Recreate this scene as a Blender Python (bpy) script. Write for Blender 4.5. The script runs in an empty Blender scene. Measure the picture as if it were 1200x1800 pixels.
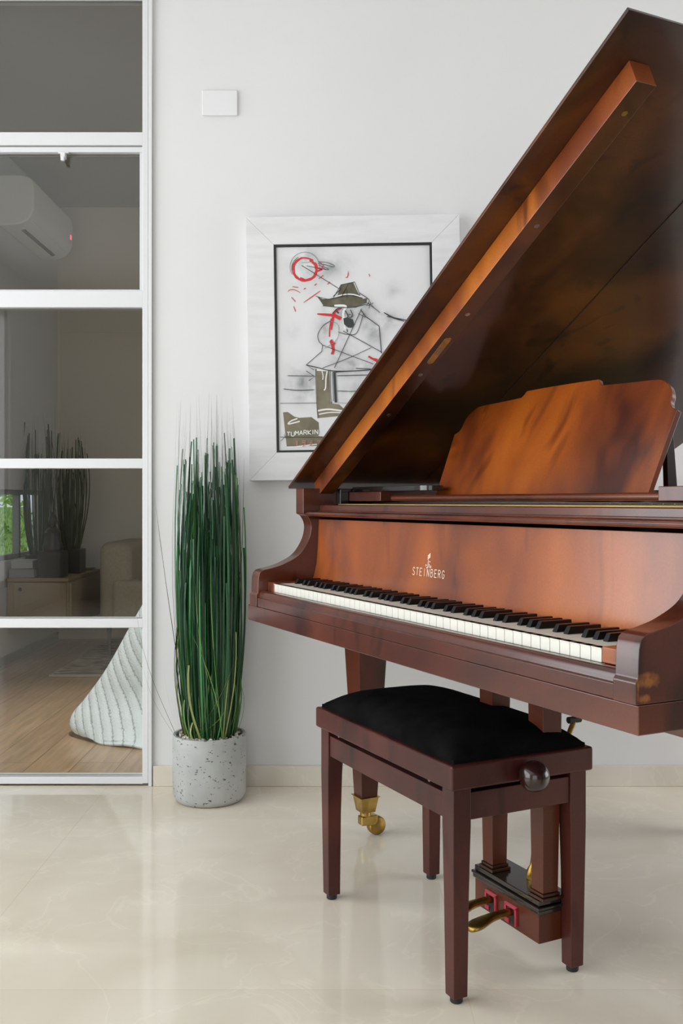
import bpy, bmesh, math, random
from mathutils import Vector, Matrix, noise as mnoise
random.seed(7)
S = bpy.context.scene
COL = S.collection
PI = math.pi

# ------------------------------------------------------------------ helpers
def link(o, parent=None):
    COL.objects.link(o)
    if parent is not None:
        o.parent = parent
    return o

def tag(o, label=None, cat=None, group=None, kind=None):
    if label: o['label'] = label
    if cat: o['category'] = cat
    if group: o['group'] = group
    if kind: o['kind'] = kind
    return o

def empty(name, loc=(0, 0, 0), rz=0.0, label=None, cat=None, group=None):
    o = bpy.data.objects.new(name, None)
    o.empty_display_size = 0.1
    o.location = loc
    o.rotation_euler = (0, 0, rz)
    link(o)
    return tag(o, label, cat, group)

class MB:
    """collects geometry for one mesh object"""
    def __init__(s): s.v = []; s.f = []; s.m = []
    def add(s, vs, fs, mi=0):
        n = len(s.v)
        s.v += [tuple(p) for p in vs]
        s.f += [tuple(i + n for i in f) for f in fs]
        s.m += [mi] * len(fs)
        return s
    def box(s, x0, x1, y0, y1, z0, z1, mi=0):
        vs = [(x0,y0,z0),(x1,y0,z0),(x1,y1,z0),(x0,y1,z0),(x0,y0,z1),(x1,y0,z1),(x1,y1,z1),(x0,y1,z1)]
        return s.add(vs, [(0,3,2,1),(4,5,6,7),(0,1,5,4),(1,2,6,5),(2,3,7,6),(3,0,4,7)], mi)
    def hexa(s, b, t, mi=0):
        """b,t: 4 bottom and 4 top points, counter-clockwise seen from above"""
        return s.add(list(b) + list(t), [(3,2,1,0),(4,5,6,7),(0,1,5,4),(1,2,6,5),(2,3,7,6),(3,0,4,7)], mi)
    def prism(s, poly, fn, a, b, mi=0):
        """2-D polygon swept from a to b; fn(p, q, t) -> xyz"""
        n = len(poly)
        vs = [fn(p, q, a) for p, q in poly] + [fn(p, q, b) for p, q in poly]
        fs = [tuple(range(n))[::-1], tuple(range(n, 2*n))]
        fs += [(i, (i+1) % n, n + (i+1) % n, n + i) for i in range(n)]
        return s.add(vs, fs, mi)
    def lathe(s, prof, c=(0,0,0), n=32, mi=0, axis='z', cap=True):
        vs = []; fs = []
        k = len(prof)
        for i in range(n):
            a = 2*PI*i/n
            for r, h in prof:
                x, y = r*math.cos(a), r*math.sin(a)
                p = {'z': (x, y, h), 'x': (h, x, y), 'y': (y, h, x)}[axis]
                vs.append((p[0]+c[0], p[1]+c[1], p[2]+c[2]))
        for i in range(n):
            j = (i+1) % n
            for q in range(k-1):
                fs.append((i*k+q, j*k+q, j*k+q+1, i*k+q+1))
        if cap:
            if prof[0][0] > 1e-6: fs.append(tuple(i*k for i in range(n))[::-1])
            if prof[-1][0] > 1e-6: fs.append(tuple(i*k+k-1 for i in range(n)))
        return s.add(vs, fs, mi)
    def tube(s, pts, rad, n=10, mi=0, cap=True):
        pts = [Vector(p) for p in pts]
        rs = rad if isinstance(rad, (list, tuple)) else [rad]*len(pts)
        vs = []; fs = []
        up = Vector((0, 0, 1))
        for i, p in enumerate(pts):
            d = (pts[min(i+1, len(pts)-1)] - pts[max(i-1, 0)]).normalized()
            ref = up if abs(d.dot(up)) < .95 else Vector((1, 0, 0))
            a = d.cross(ref).normalized(); b = d.cross(a).normalized()
            for k in range(n):
                t = 2*PI*k/n
                vs.append(p + a*math.cos(t)*rs[i] + b*math.sin(t)*rs[i])
        for i in range(len(pts)-1):
            for k in range(n):
                l = (k+1) % n
                fs.append((i*n+k, i*n+l, (i+1)*n+l, (i+1)*n+k))
        if cap:
            fs.append(tuple(range(n))[::-1]); fs.append(tuple((len(pts)-1)*n+k for k in range(n)))
        return s.add(vs, fs, mi)
    def build(s, name, mats, parent=None, bevel=0.0, seg=2, smooth=35, sub=0, weld=True):
        me = bpy.data.meshes.new(name)
        me.from_pydata(s.v, [], s.f)
        if not isinstance(mats, (list, tuple)): mats = [mats]
        for m in mats: me.materials.append(m)
        if len(mats) > 1:
            for p, mi in zip(me.polygons, s.m): p.material_index = mi
        bm = bmesh.new(); bm.from_mesh(me)
        if weld: bmesh.ops.remove_doubles(bm, verts=bm.verts, dist=1e-6)
        bmesh.ops.recalc_face_normals(bm, faces=bm.faces)
        bm.to_mesh(me); bm.free()
        for p in me.polygons: p.use_smooth = smooth > 0
        if smooth > 0 and sub == 0 and bevel == 0: me.set_sharp_from_angle(angle=math.radians(smooth))
        o = bpy.data.objects.new(name, me)
        link(o, parent)
        if bevel > 0:
            b = o.modifiers.new('bevel', 'BEVEL'); b.width = bevel; b.segments = seg
            b.limit_method = 'ANGLE'; b.angle_limit = math.radians(35); b.harden_normals = True
            me.set_sharp_from_angle(angle=math.radians(50))
        if sub:
            b = o.modifiers.new('sub', 'SUBSURF'); b.levels = sub; b.render_levels = sub
        return o

def catmull(pts, n=8, closed=False):
    out = []
    P = [Vector(p) for p in pts]
    N = len(P)
    rng = N if closed else N-1
    for i in range(rng):
        if closed: a, b, c, d = P[i-1], P[i], P[(i+1) % N], P[(i+2) % N]
        else: a, b, c, d = P[max(i-1, 0)], P[i], P[i+1], P[min(i+2, N-1)]
        for k in range(n):
            t = k/n
            out.append(0.5*((2*b) + (c-a)*t + (2*a-5*b+4*c-d)*t*t + (3*b-a-3*c+d)*t**3))
    if not closed: out.append(P[-1])
    return [tuple(p) for p in out]

# ------------------------------------------------------------------ materials
def mat(name):
    m = bpy.data.materials.new(name); m.use_nodes = True
    nt = m.node_tree
    return m, nt, nt.nodes['Principled BSDF']

def plain(name, col, rough=.5, metal=0, coat=0, sheen=0, emit=None, spec=.5):
    m, nt, b = mat(name)
    b.inputs['Base Color'].default_value = (*col, 1)
    b.inputs['Roughness'].default_value = rough
    b.inputs['Metallic'].default_value = metal
    b.inputs['Coat Weight'].default_value = coat
    b.inputs['Sheen Weight'].default_value = sheen
    b.inputs['Specular IOR Level'].default_value = spec
    if emit:
        b.inputs['Emission Color'].default_value = (*emit[0], 1); b.inputs['Emission Strength'].default_value = emit[1]
    return m

def nd(nt, t, **kw):
    n = nt.nodes.new(t)
    for k, v in kw.items():
        if k in n.inputs.keys(): n.inputs[k].default_value = v
        else: setattr(n, k, v)
    return n

def ramp(nt, stops):
    r = nt.nodes.new('ShaderNodeValToRGB')
    e = r.color_ramp.elements
    e[0].position, e[0].color = stops[0][0], (*stops[0][1], 1)
    e[1].position, e[1].color = stops[-1][0], (*stops[-1][1], 1)
    for p, c in stops[1:-1]:
        x = e.new(p); x.color = (*c, 1)
    return r

def noisy(name, stops, scale=(1,1,1), nscale=4, detail=4, rough=.5, coat=0, coat_rough=.1, bump=0, distort=0, metal=0, sheen=0, spec=.5, bscale=None):
    m, nt, b = mat(name)
    tc = nd(nt, 'ShaderNodeTexCoord')
    mp = nd(nt, 'ShaderNodeMapping'); mp.inputs['Scale'].default_value = scale
    nt.links.new(tc.outputs['Object'], mp.inputs['Vector'])
    n = nd(nt, 'ShaderNodeTexNoise', Scale=nscale, Detail=detail, Distortion=distort)
    nt.links.new(mp.outputs['Vector'], n.inputs['Vector'])
    r = ramp(nt, stops)
    nt.links.new(n.outputs['Fac'], r.inputs['Fac'])
    nt.links.new(r.outputs['Color'], b.inputs['Base Color'])
    b.inputs['Roughness'].default_value = rough
    b.inputs['Coat Weight'].default_value = coat
    b.inputs['Coat Roughness'].default_value = coat_rough
    b.inputs['Metallic'].default_value = metal
    b.inputs['Sheen Weight'].default_value = sheen
    b.inputs['Specular IOR Level'].default_value = spec
    if bump:
        bn = n
        if bscale:
            bn = nd(nt, 'ShaderNodeTexNoise', Scale=bscale, Detail=3)
            nt.links.new(tc.outputs['Object'], bn.inputs['Vector'])
        bp = nd(nt, 'ShaderNodeBump', Strength=bump, Distance=.01)
        nt.links.new(bn.outputs['Fac'], bp.inputs['Height']); nt.links.new(bp.outputs['Normal'], b.inputs['Normal'])
    return m

def lacquer(name, stops, scale, rough, coat, coat_rough, nscale=1.0, distort=.6):
    """stained wood: cloudy sunburst figure, darker wisps, fine grain, under lacquer"""
    m, nt, b = mat(name)
    tc = nd(nt, 'ShaderNodeTexCoord')
    mp = nd(nt, 'ShaderNodeMapping'); mp.inputs['Scale'].default_value = scale
    nt.links.new(tc.outputs['Object'], mp.inputs['Vector'])
    n = nd(nt, 'ShaderNodeTexNoise', Scale=nscale, Detail=3, Distortion=distort)
    nt.links.new(mp.outputs['Vector'], n.inputs['Vector'])
    n2 = nd(nt, 'ShaderNodeTexNoise', Scale=nscale*2.3, Detail=2, Distortion=1.5)
    mp2 = nd(nt, 'ShaderNodeMapping'); mp2.inputs['Scale'].default_value = (2.6, 2.6, .7)
    nt.links.new(tc.outputs['Object'], mp2.inputs['Vector'])
    nt.links.new(mp2.outputs['Vector'], n2.inputs['Vector'])
    n3 = nd(nt, 'ShaderNodeTexNoise', Scale=260, Detail=2)
    nt.links.new(tc.outputs['Object'], n3.inputs['Vector'])
    r = ramp(nt, stops)
    nt.links.new(n.outputs['Fac'], r.inputs['Fac'])
    r2 = ramp(nt, [(.28, (.25, .18, .16)), (.42, (1, 1, 1)), (1, (1, 1, 1))])
    nt.links.new(n2.outputs['Fac'], r2.inputs['Fac'])
    r3 = ramp(nt, [(.3, (.82, .82, .82)), (.7, (1.1, 1.1, 1.1))])
    nt.links.new(n3.outputs['Fac'], r3.inputs['Fac'])
    x = nd(nt, 'ShaderNodeMix', data_type='RGBA', blend_type='MULTIPLY'); x.inputs['Factor'].default_value = .8
    nt.links.new(r.outputs['Color'], x.inputs['A']); nt.links.new(r2.outputs['Color'], x.inputs['B'])
    y = nd(nt, 'ShaderNodeMix', data_type='RGBA', blend_type='MULTIPLY'); y.inputs['Factor'].default_value = .6
    nt.links.new(x.outputs['Result'], y.inputs['A']); nt.links.new(r3.outputs['Color'], y.inputs['B'])
    nt.links.new(y.outputs['Result'], b.inputs['Base Color'])
    b.inputs['Roughness'].default_value = rough
    b.inputs['Coat Weight'].default_value = coat
    b.inputs['Coat Roughness'].default_value = coat_rough
    b.inputs['Coat IOR'].default_value = 1.5; b.inputs['Specular IOR Level'].default_value = .25
    return m

M = {}
M['piano'] = lacquer('piano_wood', [(.30, (.06, .009, .003)), (.44, (.18, .037, .006)), (.60, (.34, .076, .006)), (.78, (.43, .115, .010))], (3.2, 3.2, 1.3), .42, 1.0, .20, 1.2)
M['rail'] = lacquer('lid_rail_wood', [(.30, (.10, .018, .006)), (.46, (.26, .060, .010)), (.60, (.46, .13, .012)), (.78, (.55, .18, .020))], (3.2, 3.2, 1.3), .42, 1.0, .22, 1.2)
M['leg'] = lacquer('leg_wood', [(.30, (.03, .006, .004)), (.50, (.085, .017, .006)), (.72, (.16, .038, .010))], (3.2, 3.2, 1.3), .38, .4, .2, 1.2)
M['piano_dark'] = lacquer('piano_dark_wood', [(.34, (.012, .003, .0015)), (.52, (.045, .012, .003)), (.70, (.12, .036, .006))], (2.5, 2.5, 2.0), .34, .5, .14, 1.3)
M['knob'] = plain('dark_turned_wood', (.022, .006, .005), .25, coat=.5)
M['case'] = lacquer('case_wood', [(.30, (.035, .007, .005)), (.50, (.085, .017, .007)), (.72, (.175, .040, .011))], (2.5, 2.0, 3.0), .36, .9, .17, 1.2)
M['bench'] = lacquer('bench_wood', [(.30, (.040, .009, .007)), (.50, (.062, .013, .010)), (.72, (.088, .021, .013))], (2.5, 2.5, 2.0), .40, .3, .22, 1.4)
M['black_lacquer'] = plain('black_lacquer', (.012, .008, .007), .25, coat=.6)
M['inside'] = plain('piano_inside', (.02, .012, .008), .6)
M['ebony'] = plain('ebony_key', (.006, .006, .007), .32, spec=.4)
M['ivory'] = plain('ivory_key', (.70, .685, .615), .3)
M['key_wood'] = plain('key_wood', (.55, .40, .24), .6)
M['brass'] = noisy('brass', [(.3, (.30, .19, .05)), (.7, (.62, .42, .13))], nscale=30, rough=.28, metal=1)
M['brass_dull'] = noisy('old_brass', [(.3, (.20, .12, .03)), (.7, (.45, .28, .07))], nscale=25, rough=.34, metal=1)
M['gold_plate'] = noisy('gold_plate', [(.3, (.42, .31, .11)), (.7, (.55, .42, .16))], nscale=12, rough=.45, metal=.3)
M['gilt'] = plain('gilt_inlay', (.85, .74, .58), .35)
M['steel'] = plain('steel', (.35, .33, .31), .3, metal=1)
M['felt_red'] = plain('red_felt', (.45, .015, .035), .9, sheen=.3)
M['rubber'] = plain('black_rubber', (.012, .012, .012), .6)
M['velvet'] = noisy('black_velvet', [(.3, (.0035, .0032, .0035)), (.7, (.008, .0075, .008))], nscale=18, rough=.95, bump=.15, bscale=500, spec=.03)
M['wall'] = noisy('wall_paint', [(.3, (.665, .66, .66)), (.7, (.69, .685, .685))], nscale=1.5, rough=.75, bump=.02, bscale=90, spec=.25)
M['bedwall'] = noisy('bedroom_wall_paint', [(.3, (.72, .66, .58)), (.7, (.76, .70, .62))], nscale=1.5, rough=.8, spec=.2)
M['taupe'] = plain('taupe_wall_paint', (.20, .18, .16), .7)
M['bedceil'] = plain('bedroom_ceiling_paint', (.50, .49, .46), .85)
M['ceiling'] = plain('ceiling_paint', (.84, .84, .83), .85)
M['door'] = plain('white_door_metal', (.66, .66, .675), .42)
M['gasket'] = plain('grey_gasket', (.25, .25, .24), .7)
M['concrete'] = None
M['pebble'] = noisy('pale_pebbles', [(.3, (.50, .44, .36)), (.7, (.80, .77, .72))], nscale=60, rough=.7)
M['soil'] = plain('brown_soil', (.10, .07, .045), .95)
for k, c in dict(leaf0=(.010, .060, .020), leaf1=(.016, .11, .030), leaf2=(.035, .20, .045), leaf3=(.11, .20, .04), leaf4=(.25, .27, .09), hair=(.022, .045, .022)).items():
    M[k] = plain('grass_' + k, c, .42)
M['bleaf'] = plain('dusky_grass', (.06, .085, .035), .6)
M['frame'] = noisy('whitewashed_wood', [(.3, (.64, .64, .64)), (.55, (.69, .69, .695)), (.75, (.72, .72, .725))], scale=(1, 1, 6), nscale=7, detail=6, rough=.6, bump=.1)
M['black'] = plain('black_paint', (.012, .012, .012), .5)
M['charcoal'] = plain('charcoal_line', (.045, .05, .05), .9)
M['char_lt'] = plain('charcoal_faint_line', (.24, .25, .25), .9)
M['red'] = plain('red_paint', (.55, .03, .035), .7)
M['red_lt'] = plain('red_pastel', (.62, .20, .18), .8)
M['olive'] = noisy('olive_paint', [(.3, (.15, .13, .085)), (.7, (.24, .215, .15))], nscale=18, rough=.8)
M['olive_dk'] = noisy('dark_olive_paint', [(.3, (.06, .055, .035)), (.7, (.16, .145, .10))], nscale=25, rough=.8)
M['chalk'] = plain('white_paint', (.78, .77, .74), .8)
M['plastic'] = plain('white_plastic', (.70, .70, .71), .4)
M['ac'] = plain('ac_plastic', (.78, .78, .76), .45)
M['ac_dark'] = plain('ac_slot', (.10, .10, .10), .6)
M['led'] = plain('red_led', (.8, .05, .08), .4, emit=((1, .05, .10), 2.2))
M['console'] = noisy('beige_cabinet', [(.3, (.33, .26, .18)), (.7, (.38, .30, .21))], scale=(1, 1, 8), nscale=4, rough=.5)
M['console_edge'] = plain('oak_edge', (.34, .24, .13), .5)
M['book_grey'] = plain('grey_book', (.30, .30, .31), .6)
M['book_pale'] = plain('pale_book', (.42, .42, .42), .6)
M['paper_edge'] = plain('page_edges', (.55, .53, .48), .8)
M['dark_pot'] = plain('dark_ceramic', (.018, .017, .015), .3)
M['dish'] = plain('pale_dish', (.55, .50, .42), .4)
M['sofa'] = noisy('beige_upholstery', [(.3, (.42, .37, .28)), (.7, (.48, .42, .33))], nscale=90, rough=.9, bump=.1)
M['mattress'] = plain('white_mattress', (.7, .7, .68), .9)

def concrete_mat():
    m, nt, b = mat('pitted_concrete')
    tc = nd(nt, 'ShaderNodeTexCoord')
    n = nd(nt, 'ShaderNodeTexNoise', Scale=9, Detail=6)
    nt.links.new(tc.outputs['Object'], n.inputs['Vector'])
    r = ramp(nt, [(.3, (.33, .34, .33)), (.7, (.44, .45, .435))])
    nt.links.new(n.outputs['Fac'], r.inputs['Fac'])
    mp = nd(nt, 'ShaderNodeMapping'); mp.inputs['Scale'].default_value = (1, 1, 2.0)
    nt.links.new(tc.outputs['Object'], mp.inputs['Vector'])
    n2 = nd(nt, 'ShaderNodeTexNoise', Scale=75, Detail=2)
    nt.links.new(mp.outputs['Vector'], n2.inputs['Vector'])
    r2 = ramp(nt, [(.30, (.22, .22, .20)), (.36, (1, 1, 1)), (1, (1, 1, 1))])
    nt.links.new(n2.outputs['Fac'], r2.inputs['Fac'])
    x = nd(nt, 'ShaderNodeMix', data_type='RGBA', blend_type='MULTIPLY'); x.inputs['Factor'].default_value = 1
    nt.links.new(r.outputs['Color'], x.inputs['A']); nt.links.new(r2.outputs['Color'], x.inputs['B'])
    nt.links.new(x.outputs['Result'], b.inputs['Base Color'])
    bp = nd(nt, 'ShaderNodeBump', Strength=.4, Distance=.004)
    nt.links.new(r2.outputs['Color'], bp.inputs['Height']); nt.links.new(bp.outputs['Normal'], b.inputs['Normal'])
    b.inputs['Roughness'].default_value = .8
    return m
M['concrete'] = concrete_mat()

def marble_mat(name, base=((.70, .63, .515), (.80, .74, .63)), rough=.085, tiles=True):
    m, nt, b = mat(name)
    tc = nd(nt, 'ShaderNodeTexCoord')
    n = nd(nt, 'ShaderNodeTexNoise', Scale=2.2, Detail=7, Distortion=.7)
    nt.links.new(tc.outputs['Object'], n.inputs['Vector'])
    r = ramp(nt, [(.35, base[0]), (.65, base[1])])
    nt.links.new(n.outputs['Fac'], r.inputs['Fac'])
    n2 = nd(nt, 'ShaderNodeTexNoise', Scale=3.5, Detail=5, Distortion=1.2)
    nt.links.new(tc.outputs['Object'], n2.inputs['Vector'])
    r2 = ramp(nt, [(.485, (1, 1, 1)), (.50, (1.10, 1.10, 1.09)), (.515, (1, 1, 1))])
    nt.links.new(n2.outputs['Fac'], r2.inputs['Fac'])
    x = nd(nt, 'ShaderNodeMix', data_type='RGBA', blend_type='MULTIPLY'); x.inputs['Factor'].default_value = .6
    nt.links.new(r.outputs['Color'], x.inputs['A']); nt.links.new(r2.outputs['Color'], x.inputs['B'])
    last = x.outputs['Result']
    if tiles:
        # 1.02 m slabs with fine filled joints and a small tone change from slab to slab
        mp = nd(nt, 'ShaderNodeMapping'); mp.inputs['Location'].default_value = (.78, 1.169, 0)
        nt.links.new(tc.outputs['Object'], mp.inputs['Vector'])
        br = nd(nt, 'ShaderNodeTexBrick', offset=0.0, squash=1.0)
        br.inputs['Scale'].default_value = 1
        br.inputs['Brick Width'].default_value = 1.022; br.inputs['Row Height'].default_value = 1.022
        br.inputs['Mortar Size'].default_value = .0013; br.inputs['Mortar Smooth'].default_value = .1
        br.inputs['Color1'].default_value = (1, 1, 1, 1); br.inputs['Color2'].default_value = (.955, .95, .945, 1)
        br.inputs['Mortar'].default_value = (.90, .87, .82, 1)
        nt.links.new(mp.outputs['Vector'], br.inputs['Vector'])
        y = nd(nt, 'ShaderNodeMix', data_type='RGBA', blend_type='MULTIPLY'); y.inputs['Factor'].default_value = 1
        nt.links.new(last, y.inputs['A']); nt.links.new(br.outputs['Color'], y.inputs['B'])
        last = y.outputs['Result']
    nt.links.new(last, b.inputs['Base Color'])
    b.inputs['Roughness'].default_value = rough
    b.inputs['Specular IOR Level'].default_value = .5
    return m
M['marble'] = marble_mat('cream_marble')
M['skirt'] = marble_mat('marble_skirting', ((.60, .55, .47), (.70, .66, .58)), .35, False)

def oak_mat():
    m, nt, b = mat('oak_planks')
    tc = nd(nt, 'ShaderNodeTexCoord')
    mp = nd(nt, 'ShaderNodeMapping'); mp.inputs['Rotation'].default_value = (0, 0, PI/2)
    nt.links.new(tc.outputs['Object'], mp.inputs['Vector'])
    br = nd(nt, 'ShaderNodeTexBrick', offset=.37)
    br.inputs['Scale'].default_value = 1
    br.inputs['Brick Width'].default_value = 1.5; br.inputs['Row Height'].default_value = .16
    br.inputs['Mortar Size'].default_value = .0015
    br.inputs['Color1'].default_value = (.50, .35, .21, 1); br.inputs['Color2'].default_value = (.40, .27, .16, 1)
    br.inputs['Mortar'].default_value = (.12, .08, .05, 1)
    nt.links.new(mp.outputs['Vector'], br.inputs['Vector'])
    mp2 = nd(nt, 'ShaderNodeMapping'); mp2.inputs['Scale'].default_value = (9, .8, 1)
    nt.links.new(tc.outputs['Object'], mp2.inputs['Vector'])
    n = nd(nt, 'ShaderNodeTexNoise', Scale=5, Detail=6, Distortion=.4)
    nt.links.new(mp2.outputs['Vector'], n.inputs['Vector'])
    r = ramp(nt, [(.3, (.75, .72, .70)), (.7, (1.15, 1.12, 1.1))])
    nt.links.new(n.outputs['Fac'], r.inputs['Fac'])
    x = nd(nt, 'ShaderNodeMix', data_type='RGBA', blend_type='MULTIPLY'); x.inputs['Factor'].default_value = 1
    nt.links.new(br.outputs['Color'], x.inputs['A']); nt.links.new(r.outputs['Color'], x.inputs['B'])
    nt.links.new(x.outputs['Result'], b.inputs['Base Color'])
    b.inputs['Roughness'].default_value = .28
    return m
M['oak'] = oak_mat()

def glass_mat():
    m, nt, b = mat('clear_glass')
    nt.nodes.remove(b)
    out = nt.nodes['Material Output']
    tr = nd(nt, 'ShaderNodeBsdfTransparent'); tr.inputs['Color'].default_value = (.96, .965, .95, 1)
    gl = nd(nt, 'ShaderNodeBsdfGlossy'); gl.inputs['Roughness'].default_value = .0
    fr = nd(nt, 'ShaderNodeFresnel'); fr.inputs['IOR'].default_value = 1.5
    mx = nd(nt, 'ShaderNodeMixShader')
    nt.links.new(fr.outputs[0], mx.inputs[0]); nt.links.new(tr.outputs[0], mx.inputs[1]); nt.links.new(gl.outputs[0], mx.inputs[2])
    nt.links.new(mx.outputs[0], out.inputs['Surface'])
    return m
M['glass'] = glass_mat()

def paper_mat():
    m, nt, b = mat('drawing_paper')
    tc = nd(nt, 'ShaderNodeTexCoord')
    n = nd(nt, 'ShaderNodeTexNoise', Scale=16, Detail=4, Distortion=.4)
    nt.links.new(tc.outputs['Object'], n.inputs['Vector'])
    tot = None
    # rubbed charcoal clouds: (x, z, size x, size z, strength) in the picture's own metres
    for (x, z, sx, sz, s) in SMUDGE:
        mp = nd(nt, 'ShaderNodeMapping'); mp.vector_type = 'POINT'
        mp.inputs['Location'].default_value = (-x/sx, 0, -z/sz); mp.inputs['Scale'].default_value = (1/sx, 0, 1/sz)
        nt.links.new(tc.outputs['Object'], mp.inputs['Vector'])
        g = nd(nt, 'ShaderNodeTexGradient', gradient_type='QUADRATIC_SPHERE')
        nt.links.new(mp.outputs['Vector'], g.inputs['Vector'])
        k = nd(nt, 'ShaderNodeMath', operation='MULTIPLY'); k.inputs[1].default_value = s
        nt.links.new(g.outputs['Fac'], k.inputs[0])
        if tot is None: tot = k
        else:
            a = nd(nt, 'ShaderNodeMath', operation='ADD')
            nt.links.new(tot.outputs[0], a.inputs[0]); nt.links.new(k.outputs[0], a.inputs[1]); tot = a
    mr = nd(nt, 'ShaderNodeMapRange'); mr.inputs['From Min'].default_value = .3; mr.inputs['From Max'].default_value = .65
    nt.links.new(n.outputs['Fac'], mr.inputs['Value'])
    k = nd(nt, 'ShaderNodeMath', operation='MULTIPLY'); k.use_clamp = True
    nt.links.new(tot.outputs[0], k.inputs[0]); nt.links.new(mr.outputs['Result'], k.inputs[1])
    x = nd(nt, 'ShaderNodeMix', data_type='RGBA'); x.inputs['A'].default_value = (.70, .70, .705, 1); x.inputs['B'].default_value = (.25, .26, .265, 1)
    nt.links.new(k.outputs[0], x.inputs['Factor'])
    nt.links.new(x.outputs['Result'], b.inputs['Base Color'])
    b.inputs['Roughness'].default_value = .8
    return m

def knit_mat():
    m, nt, b = mat('cable_knit')
    tc = nd(nt, 'ShaderNodeTexCoord')
    w = nd(nt, 'ShaderNodeTexWave', wave_type='BANDS', bands_direction='X'); w.inputs['Scale'].default_value = 3.6
    w.inputs['Distortion'].default_value = 1.2; w.inputs['Detail'].default_value = 1; w.inputs['Detail Scale'].default_value = 14
    nt.links.new(tc.outputs['UV'], w.inputs['Vector'])
    r = ramp(nt, [(0, (.40, .46, .49)), (.09, (.76, .85, .89)), (1, (.79, .88, .92))])
    nt.links.new(w.outputs['Fac'], r.inputs['Fac'])
    nt.links.new(r.outputs['Color'], b.inputs['Base Color'])
    n = nd(nt, 'ShaderNodeTexNoise', Scale=90, Detail=2)
    nt.links.new(tc.outputs['UV'], n.inputs['Vector'])
    a = nd(nt, 'ShaderNodeMath', operation='MULTIPLY'); a.inputs[1].default_value = .5
    nt.links.new(n.outputs['Fac'], a.inputs[0])
    c = nd(nt, 'ShaderNodeMath', operation='ADD')
    nt.links.new(a.outputs[0], c.inputs[0]); nt.links.new(w.outputs['Fac'], c.inputs[1])
    bp = nd(nt, 'ShaderNodeBump', Strength=.28, Distance=.010)
    nt.links.new(c.outputs[0], bp.inputs['Height']); nt.links.new(bp.outputs['Normal'], b.inputs['Normal'])
    b.inputs['Roughness'].default_value = .95; b.inputs['Sheen Weight'].default_value = .2
    return m
M['knit'] = knit_mat()
M['rug'] = noisy('patterned_rug', [(.40, (.12, .085, .055)), (.5, (.30, .26, .21)), (.6, (.42, .38, .32))], scale=(1, 2.2, 1), nscale=5, detail=5, rough=.95, distort=1.5, bump=.2)
M['rug_edge'] = plain('rug_border', (.42, .38, .32), .95)
M['hedge'] = noisy('sunny_hedge', [(.3, (.06, .20, .01)), (.7, (.45, .75, .06))], nscale=30, rough=.7)

# ------------------------------------------------------------------ camera
F = 1715.0; HZ = 881.0; EYE = .95
cam = bpy.data.cameras.new('camera'); camo = bpy.data.objects.new('camera', cam); link(camo)
camo.location = (0, 0, EYE); camo.rotation_euler = (PI/2, 0, 0)
cam.sensor_fit = 'VERTICAL'; cam.sensor_height = 36.0; cam.sensor_width = 24.0
cam.lens = F/1800*36; cam.shift_y = -(900-HZ)/1800
cam.clip_start = .05
S.camera = camo

# ------------------------------------------------------------------ the setting
WY = 3.26          # face of the back wall
XL, XR, YB, CH = -2.7, 2.9, -2.8, 2.86
DX0, DX1, DZ1 = -2.62, -.631, 2.74
BX0, BX1, BY0, BY1, BCH = -1.96, 2.4, 3.40, 6.74, 2.98

def struct(name, mb, m, parent=None, **kw):
    o = mb.build(name, m, parent, **kw)
    o['kind'] = 'structure'
    return o
struct('floor', MB().box(XL-.1, XR+.1, YB-.1, WY, -.12, 0), M['marble'], smooth=0)
struct('ceiling', MB().box(XL-.1, XR+.1, YB-.1, WY, CH, CH+.1), M['ceiling'], smooth=0)
wb = MB()
wb.box(DX1, XR+.1, WY, WY+.14, -.12, CH+.1); wb.box(XL-.1, DX0, WY, WY+.14, -.12, CH+.1); wb.box(DX0, DX1, WY, WY+.14, DZ1, CH+.1)
struct('wall_back', wb, M['wall'], smooth=0)
VY0, VY1, VZ0, VZ1 = 1.45, 3.1, .2, 2.4
wr = MB()
wr.box(XR, XR+.1, YB, VY0, 0, CH); wr.box(XR, XR+.1, VY1, WY, 0, CH); wr.box(XR, XR+.1, VY0, VY1, 0, VZ0); wr.box(XR, XR+.1, VY0, VY1, VZ1, CH)
struct('wall_right', wr, M['taupe'], smooth=0)
wf = MB()
for y in (VY0, VY1-.06, (VY0+VY1)/2-.03): wf.box(XR+.03, XR+.09, y, y+.06, VZ0, VZ1)
wf.box(XR+.03, XR+.09, VY0, VY1, VZ0, VZ0+.06); wf.box(XR+.03, XR+.09, VY0, VY1, VZ1-.06, VZ1)
struct('added_window_5', wf, M['door'])  # unseen window, added so a lamp can fill the right side
# left wall with the big daylight window
WY0, WY1, WZ0, WZ1 = -1.4, 3.0, .25, 2.5
wl = MB()
wl.box(XL-.1, XL, YB, WY0, 0, CH); wl.box(XL-.1, XL, WY1, WY, 0, CH); wl.box(XL-.1, XL, WY0, WY1, 0, WZ0); wl.box(XL-.1, XL, WY0, WY1, WZ1, CH)
struct('wall_left', wl, M['wall'], smooth=0)
RX0, RX1, RZ1 = -1.7, 1.1, 2.3
wr = MB()
wr.box(XL-.1, RX0, YB-.1, YB, 0, CH); wr.box(RX1, XR+.1, YB-.1, YB, 0, CH); wr.box(RX0, RX1, YB-.1, YB, RZ1, CH)
struct('wall_front', wr, M['taupe'], smooth=0)
wf = MB()
for y in (WY0, WY1-.06, (WY0+WY1)/2-.03): wf.box(XL-.09, XL-.03, y, y+.06, WZ0, WZ1)
wf.box(XL-.09, XL-.03, WY0, WY1, WZ0, WZ0+.06); wf.box(XL-.09, XL-.03, WY0, WY1, WZ1-.06, WZ1)
struct('window_1', wf, M['door'])
wf = MB()
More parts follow.
